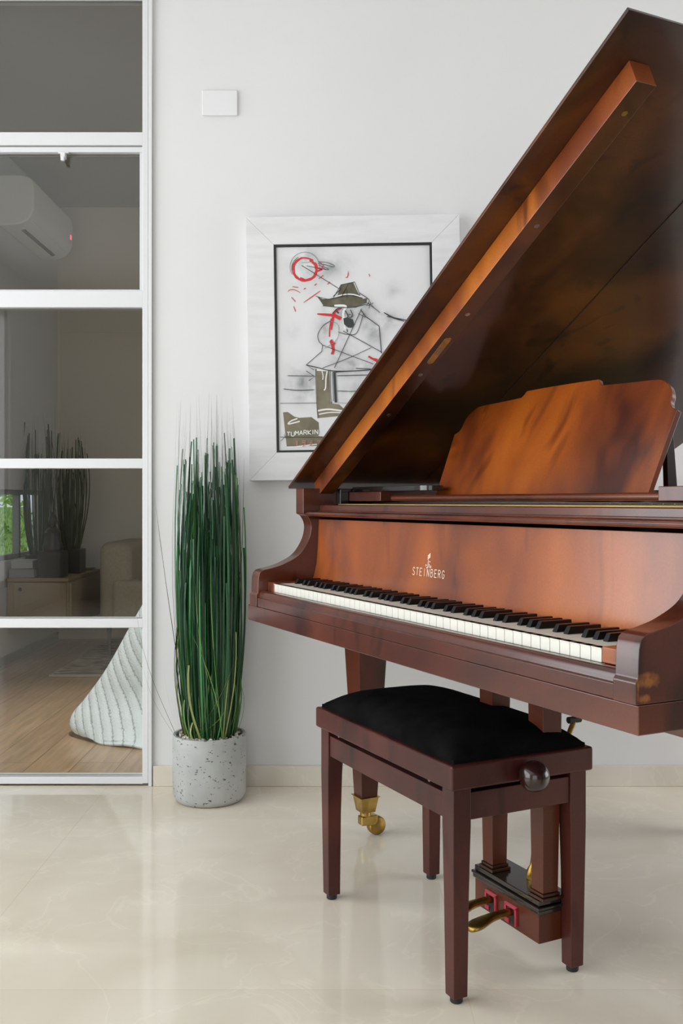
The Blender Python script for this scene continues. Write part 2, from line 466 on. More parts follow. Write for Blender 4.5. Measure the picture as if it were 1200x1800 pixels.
for x in (RX0, RX1-.06, (RX0+RX1)/2-.03): wf.box(x, x+.06, YB-.09, YB-.03, 0, RZ1)
wf.box(RX0, RX1, YB-.09, YB-.03, 0, .08); wf.box(RX0, RX1, YB-.09, YB-.03, RZ1-.06, RZ1)
struct('window_2', wf, M['door'])
struct('baseboard_back', MB().box(DX1+.004, XR, WY-.012, WY, 0, .068), M['skirt'], bevel=.002)
struct('baseboard_left', MB().box(XL, XL+.012, YB, WY, 0, .068), M['skirt'], bevel=.002)

# bedroom behind the glazed door
struct('floor_bedroom', MB().box(BX0-.1, BX1+.1, WY, BY1+.1, -.12, -.002), M['oak'], smooth=0)
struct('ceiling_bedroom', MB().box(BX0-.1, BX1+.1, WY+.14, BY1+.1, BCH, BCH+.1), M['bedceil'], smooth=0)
QY0, QY1, QZ0, QZ1 = 5.55, 6.55, .60, 1.02
wl = MB()
wl.box(BX0-.1, BX0, WY+.14, QY0, -.12, BCH); wl.box(BX0-.1, BX0, QY1, BY1, -.12, BCH)
wl.box(BX0-.1, BX0, QY0, QY1, -.12, QZ0); wl.box(BX0-.1, BX0, QY0, QY1, QZ1, BCH)
struct('wall_bedroom_left', wl, M['wall'], smooth=0)
struct('wall_bedroom_back', MB().box(BX0-.1, BX1+.1, BY1, BY1+.1, -.12, BCH), M['bedwall'], smooth=0)
wl = MB()
wl.box(BX1, BX1+.1, WY+.14, 3.8, -.12, BCH); wl.box(BX1, BX1+.1, 6.2, BY1, -.12, BCH); wl.box(BX1, BX1+.1, 3.8, 6.2, -.12, .7); wl.box(BX1, BX1+.1, 3.8, 6.2, 2.3, BCH)
struct('wall_bedroom_right', wl, M['bedwall'], smooth=0)
wf = MB()
for y in (3.8, 6.15, 4.975): wf.box(BX1+.03, BX1+.08, y, y+.05, .7, 2.3)
wf.box(BX1+.03, BX1+.08, 3.8, 6.2, .7, .75); wf.box(BX1+.03, BX1+.08, 3.8, 6.2, 2.25, 2.3)
struct('added_window_4', wf, M['door'])  # hidden window, added to let fill light into the bedroom
wf = MB()
for y in (QY0, QY1-.03, 6.02): wf.box(BX0-.07, BX0-.03, y, y+.03, QZ0, QZ1)
wf.box(BX0-.07, BX0-.03, QY0, QY1, QZ0, QZ0+.03); wf.box(BX0-.07, BX0-.03, QY0, QY1, QZ1-.03, QZ1)
struct('window_3', wf, M['gasket'])
struct('trim_1', MB().box(BX0+.02, BX1, BY1-.012, BY1, 2.115, 2.127), M['bedwall'], smooth=0)
struct('baseboard_bedroom', MB().box(BX0, BX0+.012, WY+.3, BY1-.02, 0, .05), M['ac_dark'], smooth=0)

# glazed door: jamb, stiles, rails, glass panes
def wz(py, Y=WY): return EYE - (py-HZ)/F*Y
def wx(px, Y=WY): return (px-600)/F*Y
door = empty('door_1', (0, 0, 0)); door['kind'] = 'structure'
yf = WY - .002
d = MB()
d.box(wx(262), DX1, yf-.012, WY+.10, 0, DZ1)                     # right jamb
d.box(DX0, DX0+.05, yf-.012, WY+.10, 0, DZ1)
d.box(DX0, DX1, yf-.012, WY+.10, DZ1-.05, DZ1)
o = d.build('jamb', M['door'], door, bevel=.002)
d = MB()
xl = DX0+.052
d.box(wx(250.5), wx(261), yf-.004, WY+.05, .008, DZ1-.06)        # right stile
d.box(xl, xl+.05, yf-.004, WY+.05, .008, DZ1-.06)
for a, b in ((233, 256), (511, 541), (806, 823.5), (1087, 1103.5), (1365, 1381)):
    d.box(xl, wx(252), yf-.004, WY+.05, max(wz(b), .006), wz(a))
d.box(xl, wx(252), yf-.004, WY+.05, DZ1-.11, DZ1-.06)
o = d.build('frame', M['door'], door, bevel=.003)
d = MB()                                                          # opening sash of the second light
for x0, x1, a, b in ((xl, wx(251), 258.5, 268), (wx(245.5), wx(251), 268, 511), (xl, xl+.06, 268, 511), (xl, wx(251), 509, 512)):
    d.box(x0, x1, yf, WY+.04, wz(b), wz(a))
d.build('sash', M['door'], door, bevel=.002)
d = MB()
d.box(xl, wx(251), yf+.004, WY+.03, wz(258.5), wz(256))
d.box(wx(261), wx(262), yf+.004, WY+.05, .008, DZ1-.06)
d.build('gasket', M['gasket'], door, smooth=0)
d = MB()
d.box(wx(108), wx(116), yf-.012, yf+.01, wz(280), wz(270)); d.box(wx(103), wx(121), yf-.004, yf+.01, wz(270.5), wz(267.5))
d.box(wx(109), wx(115), yf-.016, yf-.004, wz(285), wz(278))
d.build('latch', M['plastic'], door, bevel=.0015)
for a, b in ((None, 233), (267.5, 509.5), (540.5, 806.5), (823, 1087.5), (1103, 1365.5)):
    z1 = DZ1-.10 if a is None else wz(a)
    d = MB().box(xl+.01, wx(252), WY+.018, WY+.024, wz(b)-.003, z1+.003)
    d.build('glass_pane', M['glass'], door, smooth=0)

# ------------------------------------------------------------------ grand piano
TH = math.radians(26.6)
OX, OY = .4101, 1.35
piano = empty('grand_piano', (OX, OY, 0), TH, 'cherry brown grand piano with its lid raised, standing on brass castors', 'piano')
W = 1.467
def P(u, v, z): return (v, u, z)
def ubox(mb, u0, u1, v0, v1, z0, z1, mi=0): return mb.box(v0, v1, u0, u1, z0, z1, mi)

# case rim
outl = [(0, .22), (0, .42), (0, .58), (.05, .72), (.17, .86), (.36, .97), (.56, 1.06), (.74, 1.18), (.92, 1.29), (1.12, 1.345), (1.30, 1.32), (1.42, 1.22), (W, 1.06), (W, .8), (W, .22)]
oc = catmull(outl, 6)
def inset(c, d):
    r = []
    for i, p in enumerate(c):
        a = Vector(c[max(i-1, 0)]); b = Vector(c[min(i+1, len(c)-1)])
        t = (b-a).normalized(); nrm = Vector((t.y, -t.x))
        q = Vector(p) + nrm*d
        r.append((q.x, q.y))
    return r
ins = inset(oc, .045)
if sum((Vector(p)-Vector((.73, .6))).length for p in ins) > sum((Vector(p)-Vector((.73, .6))).length for p in oc): ins = inset(oc, -.045)
rim = MB()
n = len(oc)
vs = []
for (a, b), (c, d_) in zip(oc, ins):
    vs += [P(a, b, .66), P(a, b, .985), P(c, d_, .985), P(c, d_, .66)]
fs = []
for i in range(n-1):
    for k in range(4):
        l = (k+1) % 4
        fs.append((i*4+k, i*4+l, (i+1)*4+l, (i+1)*4+k))
fs += [(0, 1, 2, 3), tuple((n-1)*4+k for k in (3, 2, 1, 0))]
rim.add(vs, fs)
rim.build('rim', M['case'], piano, bevel=.002)
sb = MB().prism(ins, lambda a, b, t: P(a, b, t), .72, .735)
sb.build('soundboard', M['inside'], piano, smooth=0)
pl = MB()
ip = inset(ins, .03) if True else ins
c0 = Vector((.73, .6))
ip = [tuple(c0 + (Vector(p)-c0)*.93) for p in ins]
pl.prism([(.06, .2325), (.06, .262)] + [p for p in ip if p[1] > .3] + [(1.40, .262), (1.40, .2325)], lambda a, b, t: P(a, b, t), .934, .9425)
pl.build('iron_plate', M['gold_plate'], piano, smooth=0)
st = MB()
for i in range(46):
    u = .12 + i*.0268
    st.box(.30, .30+.55+.3*(u/1.4), u, u+.0012, .9445, .9457)
st.build('strings', M['steel'], piano, smooth=0)

# keybed
kb = MB(); ubox(kb, -.001, 1.4895, 0, .40, .6245, .6668)
kb.build('keybed', M['case'], piano, bevel=.0022)
bl = MB(); ubox(bl, .10, 1.40, .40, .47, .63, .70)
bl.build('underside_beam', M['piano_dark'], piano, bevel=.003)

# arms: the S shaped cheeks at both ends of the keyboard
prof = [(-.004, .6672), (-.004, .698), (.0002, .7035), (.0012, .7295), (.0022, .745), (.0060, .7575), (.0125, .7630), (.021, .7658)]
prof += catmull([(.021, .7658), (.045, .7705), (.0785, .7805), (.121, .803), (.149, .8415), (.158, .8805), (.1475, .907), (.134, .9156)], 6)[1:]
prof += [(.134, .985), (.24, .985), (.24, .6672)]
def worn_case():
    # same case wood with bare orange scuffs along the front corner of the treble cheek
    m = M['case'].copy(); m.name = 'case_wood_worn'; nt = m.node_tree
    b = nt.nodes['Principled BSDF']
    src = b.inputs['Base Color'].links[0].from_socket
    tc = nd(nt, 'ShaderNodeTexCoord')
    mask = None
    for c, r in (((.018, .0, .700), (.040, .012, .022)), ((.012, .0, .676), (.022, .012, .012)), ((.0, .0, .69), (.006, .010, .03))):
        mp = nd(nt, 'ShaderNodeMapping'); mp.inputs['Scale'].default_value = tuple(1/x for x in r); mp.inputs['Location'].default_value = tuple(-a/x for a, x in zip(c, r))
        nt.links.new(tc.outputs['Object'], mp.inputs['Vector'])
        g = nd(nt, 'ShaderNodeTexGradient', gradient_type='SPHERICAL'); nt.links.new(mp.outputs['Vector'], g.inputs['Vector'])
        if mask is None: mask = g.outputs['Fac']
        else:
            x = nd(nt, 'ShaderNodeMath', operation='MAXIMUM'); nt.links.new(mask, x.inputs[0]); nt.links.new(g.outputs['Fac'], x.inputs[1]); mask = x.outputs[0]
    n = nd(nt, 'ShaderNodeTexNoise', Scale=75, Detail=4); nt.links.new(tc.outputs['Object'], n.inputs['Vector'])
    k = nd(nt, 'ShaderNodeMath', operation='MULTIPLY'); nt.links.new(mask, k.inputs[0]); nt.links.new(n.outputs['Fac'], k.inputs[1])
    r = nd(nt, 'ShaderNodeMapRange'); r.inputs['From Min'].default_value = .20; r.inputs['From Max'].default_value = .42; r.inputs['To Max'].default_value = .75
    nt.links.new(k.outputs[0], r.inputs['Value'])
    mx = nd(nt, 'ShaderNodeMix', data_type='RGBA'); mx.inputs['B'].default_value = (.34, .12, .025, 1)
    nt.links.new(r.outputs['Result'], mx.inputs['Factor']); nt.links.new(src, mx.inputs['A']); nt.links.new(mx.outputs['Result'], b.inputs['Base Color'])
    return m
M['case_worn'] = worn_case()
for u0, u1 in ((.0, .046), (1.4175, W)):
    a = MB().prism(prof, lambda v, z, u: P(u, v, z), u0, u1)
    a.build('cheek', M['case_worn' if u0 < .5 else 'case'], piano, bevel=.0025, seg=3)

# key slip with its rolled top edge
ks = [(-.001, .6675), (-.001, .6895), (.0005, .691), (.004, .691), (.0045, .694)]
ks += [(.0045+.011*(1-math.cos(t)), .697+.0125*math.sin(t)) for t in [i*PI/8/1 for i in range(0, 5)]]
ks += [(.027, .7085), (.027, .6675)]
MB().prism(ks, lambda v, z, u: P(u, v, z), .046, 1.4175).build('key_slip', M['case'], piano, bevel=.0008)
for u0, u1 in ((.046, .1055), (1.3745, 1.4175)):
    b = MB(); ubox(b, u0, u1, .0285, .165, .7088 if u0 < 1 else .700, .7335)
    b.build('key_block', M['piano'], piano, bevel=.002)
fs_ = MB(); ubox(fs_, .1055, 1.3745, .150, .158, .706, .7345); ubox(fs_, .1055, 1.3745, .034, .15, .6668, .7075, 1)
fs_.build('key_frame', [M['felt_red'], M['key_wood']], piano, smooth=0)

# keys: shared meshes
KU0, KU1 = .1065, 1.3735
pitch = (KU1-KU0)/52
wk = MB(); wk.box(.0295, .155, .0006, pitch-.0006, .7085, .7305); wk.box(.0285, .045, .0006, pitch-.0006, .7283, .7305)
wk0 = wk.build('white_key', M['ivory'], piano, bevel=.0009); wk0.location = (0, KU0, 0)
for i in range(1, 52):
    o = wk0.copy(); COL.objects.link(o); o.parent = piano; o.location = (0, KU0+i*pitch, 0)
bk = MB(); hw = .0058; tw = .0046
bk.hexa([(.079, -hw, .7306), (.152, -hw, .7306), (.152, hw, .7306), (.079, hw, .7306)], [(.0865, -tw, .7435), (.152, -tw, .7435), (.152, tw, .7435), (.0865, tw, .7435)])
bk0 = None
names = 'ABCDEFG'
for i in range(51):           # bass is at high u: index i counts white keys from A0 at the left
    nm = names[i % 7]
    if nm in 'ACDFG':
        u = KU1 - (i+1)*pitch
        off = {'A': 0, 'C': .002, 'D': -.002, 'F': .0025, 'G': 0}[nm]
        if bk0 is None:
            bk0 = bk.build('black_key', M['ebony'], piano, bevel=.0012, seg=2); o = bk0
        else:
            o = bk0.copy(); COL.objects.link(o); o.parent = piano
        o.location = (0, u+off, 0)

# fallboard
fbp = [(.1595, .7360), (.1640, .7420), (.1690, .760), (.1732, .78), (.1770, .8250), (.1800, .9005), (.19, .9005), (.19, .7360)]
fb = MB().prism(fbp, lambda v, z, u: P(u, v, z), .0465, 1.417).build('fallboard', M['piano'], piano, bevel=.001)
def fbv(z):
    for (v0, z0), (v1, z1) in zip(fbp[:5], fbp[1:6]):
        if z0 <= z <= z1: return v0 + (v1-v0)*(z-z0)/(z1-z0)
    return .175
# gilt lettering and emblem (thin inlays following the board)
LET = {'S': [[(1, .85), (.75, 1), (.25, 1), (0, .8), (.2, .58), (.8, .42), (1, .2), (.75, 0), (.25, 0), (0, .15)]],
       'T': [[(0, 1), (1, 1)], [(.5, 1), (.5, 0)]], 'E': [[(1, 1), (0, 1), (0, 0), (1, 0)], [(0, .5), (.8, .5)]],
       'I': [[(.5, 1), (.5, 0)]], 'N': [[(0, 0), (0, 1), (1, 0), (1, 1)]],
       'B': [[(0, 0), (0, 1), (.7, 1), (.95, .78), (.7, .55), (0, .55)], [(.7, .55), (1, .28), (.7, 0), (0, 0)]],
       'R': [[(0, 0), (0, 1), (.7, 1), (1, .77), (.7, .52), (0, .52)], [(.5, .52), (1, 0)]],
       'G': [[(1, .82), (.7, 1), (.3, 1), (0, .75), (0, .25), (.3, 0), (.7, 0), (1, .2), (1, .48), (.6, .48)]],
       'U': [[(0, 1), (0, .2), (.3, 0), (.7, 0), (1, .2), (1, 1)]], 'M': [[(0, 0), (0, 1), (.5, .4), (1, 1), (1, 0)]],
       'A': [[(0, 0), (.5, 1), (1, 0)], [(.2, .38), (.8, .38)]], 'K': [[(0, 0), (0, 1)], [(1, 1), (0, .45), (1, 0)]]}
def ribbon(mb, pts, w, fn, mi=0, taper=False):
    """flat stroke along 2-D pts, mapped by fn(x, y)"""
    pts = [Vector(p) for p in pts]
    L = []; R = []
    for i, p in enumerate(pts):
        a = pts[max(i-1, 0)]; b = pts[min(i+1, len(pts)-1)]
        t = b-a
        if t.length < 1e-9: t = Vector((1, 0))
        t.normalize(); nr = Vector((-t.y, t.x))
        ww = w
        if taper: ww = w*(.35+.65*math.sin(PI*min(1, max(0, (i+.6)/(len(pts)+.2)))))
        L.append(p+nr*ww/2); R.append(p-nr*ww/2)
    vs = [fn(q.x, q.y) for q in L+R]; n_ = len(pts)
    mb.add(vs, [(i, i+1, n_+i+1, n_+i) for i in range(n_-1)], mi)
lt = MB()
u1, u0, zb, zt = .898, .764, .7825, .7990       # text spans right to left in u
word = 'STEINBERG'
adv = (u1-u0)/(len(word)-.35)
for i, ch in enumerate(word):
    uu = u1 - i*adv
    for line in LET[ch]:
        for mi_, (dx, dz) in enumerate(((0, 0),)):
            f_ = lambda x, y: P(x, fbv(y)-.0009, y)
            q = [(uu - x*adv*.55, zb + y*(zt-zb)) for x, y in line]
            for a_, b_ in zip(q, q[1:]):
                d_ = (Vector(b_)-Vector(a_)).normalized()*.0004
                ribbon(lt, [tuple(Vector(a_)-d_), tuple(Vector(b_)+d_)], .0016, f_)
lt.build('lettering', M['gilt'], fb, smooth=0, weld=False)
em = MB()
uc = .834; ze = .8015
f_ = lambda x, y: P(x, fbv(y)-.0009, y)
ribbon(em, [(uc+.0065, ze), (uc+.003, ze-.0005), (uc+.0005, ze+.002), (uc-.0003, ze+.017)], .0024, f_)
for k in range(3): ribbon(em, [(uc+.0035, ze+.0185+k*.0035), (uc-.0075, ze+.0255+k*.0035)], .0021, f_)
ribbon(em, [(uc-.0055, ze), (uc-.0055, ze+.009)], .0024, f_); ribbon(em, [(uc-.0063, ze+.0125), (uc-.0068, ze+.0155)], .0028, f_)
ribbon(em, [(uc-.0115, ze), (uc-.0115, ze+.0055)], .0032, f_); ribbon(em, [(uc+.0085, ze+.003), (uc+.0085, ze+.0075)], .003, f_)
em.build('emblem', M['gilt'], fb, smooth=0, weld=False)

# rail above the fallboard
rl = [(.145, .9085), (.1405, .911), (.1395, .9155), (.1415, .9195), (.146, .9215), (.178, .9215), (.178, .924), (.183, .9245), (.184, .9385), (.187, .9400), (.232, .9400), (.232, .9085)]
MB().prism(rl, lambda v, z, u: P(u, v, z), .0465, 1.417).build('front_rail', M['case'], piano, bevel=.0008)

# music desk
md = MB()
T2 = math.radians(22); v0d, z0d = .355, .965
half = [(-.371, .0), (-.376, .089), (-.3815, .170), (-.365, .177), (-.3575, .188), (-.3555, .203), (-.346, .220), (-.330, .233), (-.306, .2425), (-.230, .2455), (-.139, .2495), (-.131, .256), (-.1245, .2655), (-.06, .2665)]
half = half[:3] + catmull(half[2:10], 4)[1:] + half[10:]
sil = half + [(-a, b) for a, b in half[::-1]]
uc = .7195
def desk_pt(a, h, t):
    # a across, h up the panel, t through the thickness
    return P(uc + a, v0d + h*math.sin(T2) + t*math.cos(T2), z0d + h*math.cos(T2) - t*math.sin(T2))
dk = MB().prism(sil, desk_pt, 0, .012).build('music_desk', M['piano'], piano, bevel=.0016)
for a in (-.345, .320):
    s_ = MB()
    s_.hexa([P(uc+a, .432, .977), P(uc+a, .456, .977), P(uc+a+.013, .456, .977), P(uc+a+.013, .432, .977)],
            [P(uc+a, .4265, 1.10), P(uc+a, .444, 1.10), P(uc+a+.013, .444, 1.10), P(uc+a+.013, .4265, 1.10)])
    s_.build('desk_strut', M['piano_dark'], dk, bevel=.001)
lipp = [(.272, .9505)] + [(.280-.008*math.cos(t), .9580+.0075*math.sin(t)) for t in [(-60+i*20)*PI/180 for i in range(8)]] + [(.36, .9655), (.36, .9505)]
MB().prism(lipp, lambda v, z, u: P(u, v, z), .2305, 1.175).build('desk_lip', M['case'], dk, bevel=.001)
for u0, u1 in ((.047, .2295), (1.2135, 1.4175)):
    b = MB(); ubox(b, u0, u1, .263, .46, .950, .9755)
    b.build('desk_block', M['case'], dk, bevel=.0015)
bd = MB()
pp = [(1.417, .285), (1.417, .35)] + [(1.055-.0325*math.sin(t), .3175+.0325*math.cos(t)) for t in [i*PI/8 for i in range(9)]]
bd.prism(pp, lambda a, b, t: P(a, b, t), .9765, .9895).build('desk_shelf', M['black_lacquer'], dk, bevel=.001)
b = MB(); ubox(b, 1.395, 1.4165, .236, .262, .9400, .984); b.build('desk_stop', M['black_lacquer'], dk, bevel=.002)

# lid
VF = .12
HP = Vector((1.4865, VF, .9845)); ANG = math.radians(28.85)
wu, wzv = -math.cos(ANG), math.sin(ANG)
def LP(w_, v, t):   # t: distance above the underside
    return P(HP.x + w_*wu + t*math.sin(ANG), VF + v, HP.z + w_*wzv + t*math.cos(ANG))
LW = 1.5303
lo = [(LW, 0), (LW, .30), (LW, .46), (LW-.06, .61), (LW-.19, .75), (LW-.40, .875), (LW-.62, .97), (LW-.82, 1.09), (LW-1.0, 1.19), (.36, 1.2235), (.20, 1.205), (.08, 1.12), (0, .96), (0, .7), (0, .3), (0, 0)]
lo = [lo[0]] + catmull(lo[1:-1], 6) + [lo[-1]]
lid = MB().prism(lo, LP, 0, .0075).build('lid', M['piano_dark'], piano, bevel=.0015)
br_ = MB()
b0, b1, bh = .064, .108, .0455
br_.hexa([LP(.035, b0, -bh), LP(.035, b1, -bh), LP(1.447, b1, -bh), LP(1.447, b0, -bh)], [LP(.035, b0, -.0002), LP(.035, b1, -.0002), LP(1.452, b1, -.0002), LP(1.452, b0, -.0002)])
br_.m[0] = 1     # the underface uses the lid's darker wood colour
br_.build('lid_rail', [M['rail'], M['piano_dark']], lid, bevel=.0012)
sm = MB()    # hinge seam of the front flap, a shallow dark strip
sm.hexa([LP(.06, .4195, -.0015), LP(.06, .4215, -.0015), LP(LW-.001, .4215, -.0015), LP(LW-.001, .4195, -.0015)], [LP(.06, .4195, 0), LP(.06, .4215, 0), LP(LW-.001, .4215, 0), LP(LW-.001, .4195, 0)])
sm.build('hinge_seam', M['inside'], lid, smooth=0)
for w_ in (1.385, 1.112, .842, .62, .45):
    s_ = MB()
    vs = [LP(w_ + .0055*math.cos(t), .088 + .0055*math.sin(t), -bh-.0008) for t in [i*PI/8 for i in range(16)]]
    vs2 = [LP(w_ + .0055*math.cos(t), .088 + .0055*math.sin(t), -bh+.001) for t in [i*PI/8 for i in range(16)]]
    s_.add(vs+vs2, [tuple(range(16))] + [(i, (i+1) % 16, 16+(i+1) % 16, 16+i) for i in range(16)])
    s_.build('screw', M['brass_dull'] if w_ > 1.3 else M['steel'], lid)
lk = MB()
k_ = []
for (cw, s0) in ((.752, 1), (.672, -1)):
    for i in range(9):
        t = -PI/2 + i*PI/8
        k_.append((cw + s0*.0085*math.cos(t)*1, .087 + s0*.0085*math.sin(t)))
lk.prism(k_, LP, -bh-.0012, -bh+.002)
lk.build('lock_plate', M['brass'], lid, bevel=.0004)
sl = MB()
sl.hexa([LP(.700, .0835, -bh-.0018), LP(.700, .0905, -bh-.0018), LP(.722, .0905, -bh-.0018), LP(.722, .0835, -bh-.0018)], [LP(.700, .0835, -bh), LP(.700, .0905, -bh), LP(.722, .0905, -bh), LP(.722, .0835, -bh)])
sl.build('lock_slot', M['steel'], piano.children[0].parent and lid, smooth=0)
# prop stick that holds the lid at the treble side
pr = MB()
pa = Vector(P(.03, .66, .985)); 
pb = Vector(LP(1.18, .60, 0))
pr.tube([pa, pb], .009, 8)
pr.build('lid_prop', M['piano_dark'], piano)

# legs
def leg(u, v, sx, foot=True):
    L = MB()
    a, b = .048, .0245
    L.hexa([P(u-b, v-b, .112), P(u-b, v+b, .112), P(u+b, v+b, .112), P(u+b, v-b, .112)], [P(u-a, v-a, .600), P(u-a, v+a, .600), P(u+a, v+a, .600), P(u+a, v-a, .600)])
    lg = L.build('leg', M['leg'], piano, bevel=.0015)
    h = MB()
    if sx < 0: ubox(h, .008, .26, .20, v+.07, .576, .6245)
    else: ubox(h, u-.058, u+.058, v-.058, v+.058, .600, .6245 if v < .5 else .66)
    h.build('leg_plate', M['case'], lg, bevel=.002)
    c = MB(); t1, t0 = .0275, .0205
    c.hexa([P(u-t0, v-t0, .072), P(u-t0, v+t0, .072), P(u+t0, v+t0, .072), P(u+t0, v-t0, .072)], [P(u-t1, v-t1, .116), P(u-t1, v+t1, .116), P(u+t1, v+t1, .116), P(u+t1, v-t1, .116)])
    ubox(c, u-.031, u+.031, v-.031, v+.031, .1150, .1175)
    c.build('castor_cap', M['brass'], lg, bevel=.0012)
    k = MB()
    k.lathe([(.016, .058), (.016, .073)], P(u, v, 0), 16)
    k.hexa([P(u-.012, v-.018, .034), P(u-.012, v+.034, .030), P(u+.016, v+.034, .030), P(u+.016, v-.018, .034)], [P(u-.012, v-.018, .060), P(u-.012, v+.034, .060), P(u+.016, v+.034, .060), P(u+.016, v-.018, .060)])
    k.build('castor_fork', M['brass'], lg, bevel=.004)
    w_ = MB(); 
    w_.lathe([(.003, -.017), (.010, -.017), (.0235, -.013), (.0265, -.008), (.0265, .008), (.0235, .013), (.010, .017), (.003, .017)], P(u+.004, v+.036, .0265), 24, axis='y')
    w_.build('castor_wheel', M['brass_dull'], lg)
leg(1.418, .328, 1); leg(.072, .34, -1); leg(1.0, 1.19, 1)

# pedal lyre
ly = MB(); ubox(ly, .553, .778, .262, .345, .0585, .1175)
lyre = ly.build('pedal_lyre', M['leg'], piano, bevel=.0015)
mo = MB()
for dd, z0, z1 in ((.004, .1178, .1265), (.0065, .127, .1335), (.001, .134, .1455)): ubox(mo, .553-dd, .778+dd, .262-dd, .345+dd, z0, z1)
mo.build('lyre_moulding', M['black_lacquer'], lyre, bevel=.002)
for u in (.5655, .7385):
    p_ = MB()
    p_.hexa([P(u-.018, .268, .160), P(u-.018, .306, .160), P(u+.019, .306, .160), P(u+.019, .268, .160)], [P(u-.026, .262, .6245), P(u-.026, .312, .6245), P(u+.026, .312, .6245), P(u+.026, .262, .6245)])
    po = p_.build('lyre_post', M['leg'], lyre, bevel=.0015)
    q = MB()
    ubox(q, u-.0245, u+.0255, .2625, .3125, .1455, .153); ubox(q, u-.021, u+.022, .2655, .309, .1532, .160)
    q.build('post_base', M['piano_dark'], po, bevel=.0018)
ro = MB(); ro.tube(catmull([P(.655, .322, .146), P(.652, .325, .19), P(.652, .338, .27), P(.665, .40, .38), P(.665, .445, .466), P(.665, .50, .575), P(.665, .53, .63)], 4), [.0115]*3+[.006]*22, 10)
rd = ro.build('lyre_rod', M['brass_dull'], lyre)
bo = MB(); bo.lathe([(.001, -.017), (.0075, -.016), (.0075, .016), (.001, .017)], P(.665, .446, .470), 12, axis='x')
bo.build('rod_bolt', M['rubber'], rd)
for u in (.645, .7165):
    fe = MB()
    ubox(fe, u-.0215, u-.0165, .2575, .2655, .066, .104); ubox(fe, u+.0135, u+.0185, .2575, .2655, .074, .104); ubox(fe, u-.0215, u+.0185, .2575, .2655, .1005, .106)
    ubox(fe, u-.016, u+.013, .2605, .2630, .066, .100, 1)
    ubox(fe, u+.004, u+.0185, .2575, .2655, .066, .074)
    pf = fe.build('pedal_slot', [M['felt_red'], M['inside']], lyre, smooth=0)
    # brass pedal: neck widening to a rounded, turned-down toe
    secs = [(.300, .0085, .091, .0065), (.262, .009, .091, .007), (.235, .0095, .0905, .0075), (.212, .0105, .0885, .0085), (.198, .015, .0855, .008), (.186, .0195, .0825, .0075), (.174, .0215, .080, .007), (.163, .0195, .0775, .0065), (.156, .0130, .0755, .006), (.153, .005, .0745, .004)]
    pd = MB(); vs = []; N = 12
    for v, hw_, zc, hh in secs:
        for k in range(N):
            t = 2*PI*k/N
            vs.append(P(u-.001+hw_*math.copysign(abs(math.cos(t))**.7, math.cos(t)), v, zc + hh*math.copysign(abs(math.sin(t))**.8, math.sin(t))))
    fs = []
    for i in range(len(secs)-1):
        for k in range(N): fs.append((i*N+k, i*N+(k+1) % N, (i+1)*N+(k+1) % N, (i+1)*N+k))
    fs += [tuple(range(N)), tuple((len(secs)-1)*N+k for k in range(N))[::-1]]
    pd.add(vs, fs)
    pd.build('pedal', M['brass_dull'], lyre, sub=1)
# trap levers under the keybed
for (u, v) in ((.84, .33), (.81, .36)):
    k = MB(); k.lathe([(.002, .571), (.0085, .576), (.010, .586), (.0085, .596), (.004, .60), (.004, .626)], P(u, v, 0), 14)
    k.build('trap_knob', M['rubber'], piano)

# ------------------------------------------------------------------ piano bench
BU0, BU1, BV0, BV1 = .506, 1.104, .024, .362
Bc = ((BU0+BU1)/2, (BV0+BV1)/2)
def w2(u, v): return (OX + u*-math.sin(TH) + v*math.cos(TH), OY + u*math.cos(TH) + v*math.sin(TH))
bench = empty('piano_bench', (*w2(*Bc), 0), TH, 'dark mahogany piano bench with black velvet cushion, tucked under the keyboard', 'bench')
def Q(u, v, z): return (v-Bc[1], u-Bc[0], z)
def qbox(mb, u0, u1, v0, v1, z0, z1, mi=0): return mb.box(v0-Bc[1], v1-Bc[1], u0-Bc[0], u1-Bc[0], z0, z1, mi)
# top frame (hollow surround)
tf = MB()
fo = [(BU0, BV0), (BU1, BV0), (BU1, BV1), (BU0, BV1)]; g = .022
fi = [(BU0+g, BV0+g), (BU1-g, BV0+g), (BU1-g, BV1-g), (BU0+g, BV1-g)]
vs = [Q(*p, z) for z in (.4085, .4560) for p in fo] + [Q(*p, z) for z in (.4085, .4560) for p in fi]
fs = []
for i in range(4):
    j = (i+1) % 4
    fs += [(i, j, 4+j, 4+i), (8+i, 12+i, 12+j, 8+j), (4+i, 4+j, 12+j, 12+i), (i, 8+i, 8+j, j)]
tf.add(vs, fs)
tf.build('seat_frame', M['bench'], bench, bevel=.005, seg=3)
# cushion: domed, with soft edges
cu = MB(); nu, nv = 40, 24; ins_ = .012
vs = []
def dome(a, b):
    s = 1 - max(abs(a), abs(b))**9
    r = (1-abs(a)**5)*(1-abs(b)**4)
    return r
for i in range(nu+1):
    for j in range(nv+1):
        a = -1 + 2*i/nu; b = -1 + 2*j/nv
        a = math.sin(a*PI/2)*.55 + a*.45; b = math.sin(b*PI/2)*.55 + b*.45
        u = Bc[0] + a*((BU1-BU0)/2-ins_); v = Bc[1] + b*((BV1-BV0)/2-ins_)
        h = .463 + .047*max(dome(a, b), 0)**.62 + .0006*mnoise.noise(Vector((u*40, v*40, 0)))
        vs.append(Q(u, v, h))
fs = [(i*(nv+1)+j, (i+1)*(nv+1)+j, (i+1)*(nv+1)+j+1, i*(nv+1)+j+1) for i in range(nu) for j in range(nv)]
base = len(vs)
rimi = [i*(nv+1) for i in range(nu+1)] + [nu*(nv+1)+j for j in range(1, nv+1)] + [i*(nv+1)+nv for i in range(nu-1, -1, -1)] + [j for j in range(nv-1, 0, -1)]
vs += [(vs[k][0], vs[k][1], .445) for k in rimi]
L_ = len(rimi)
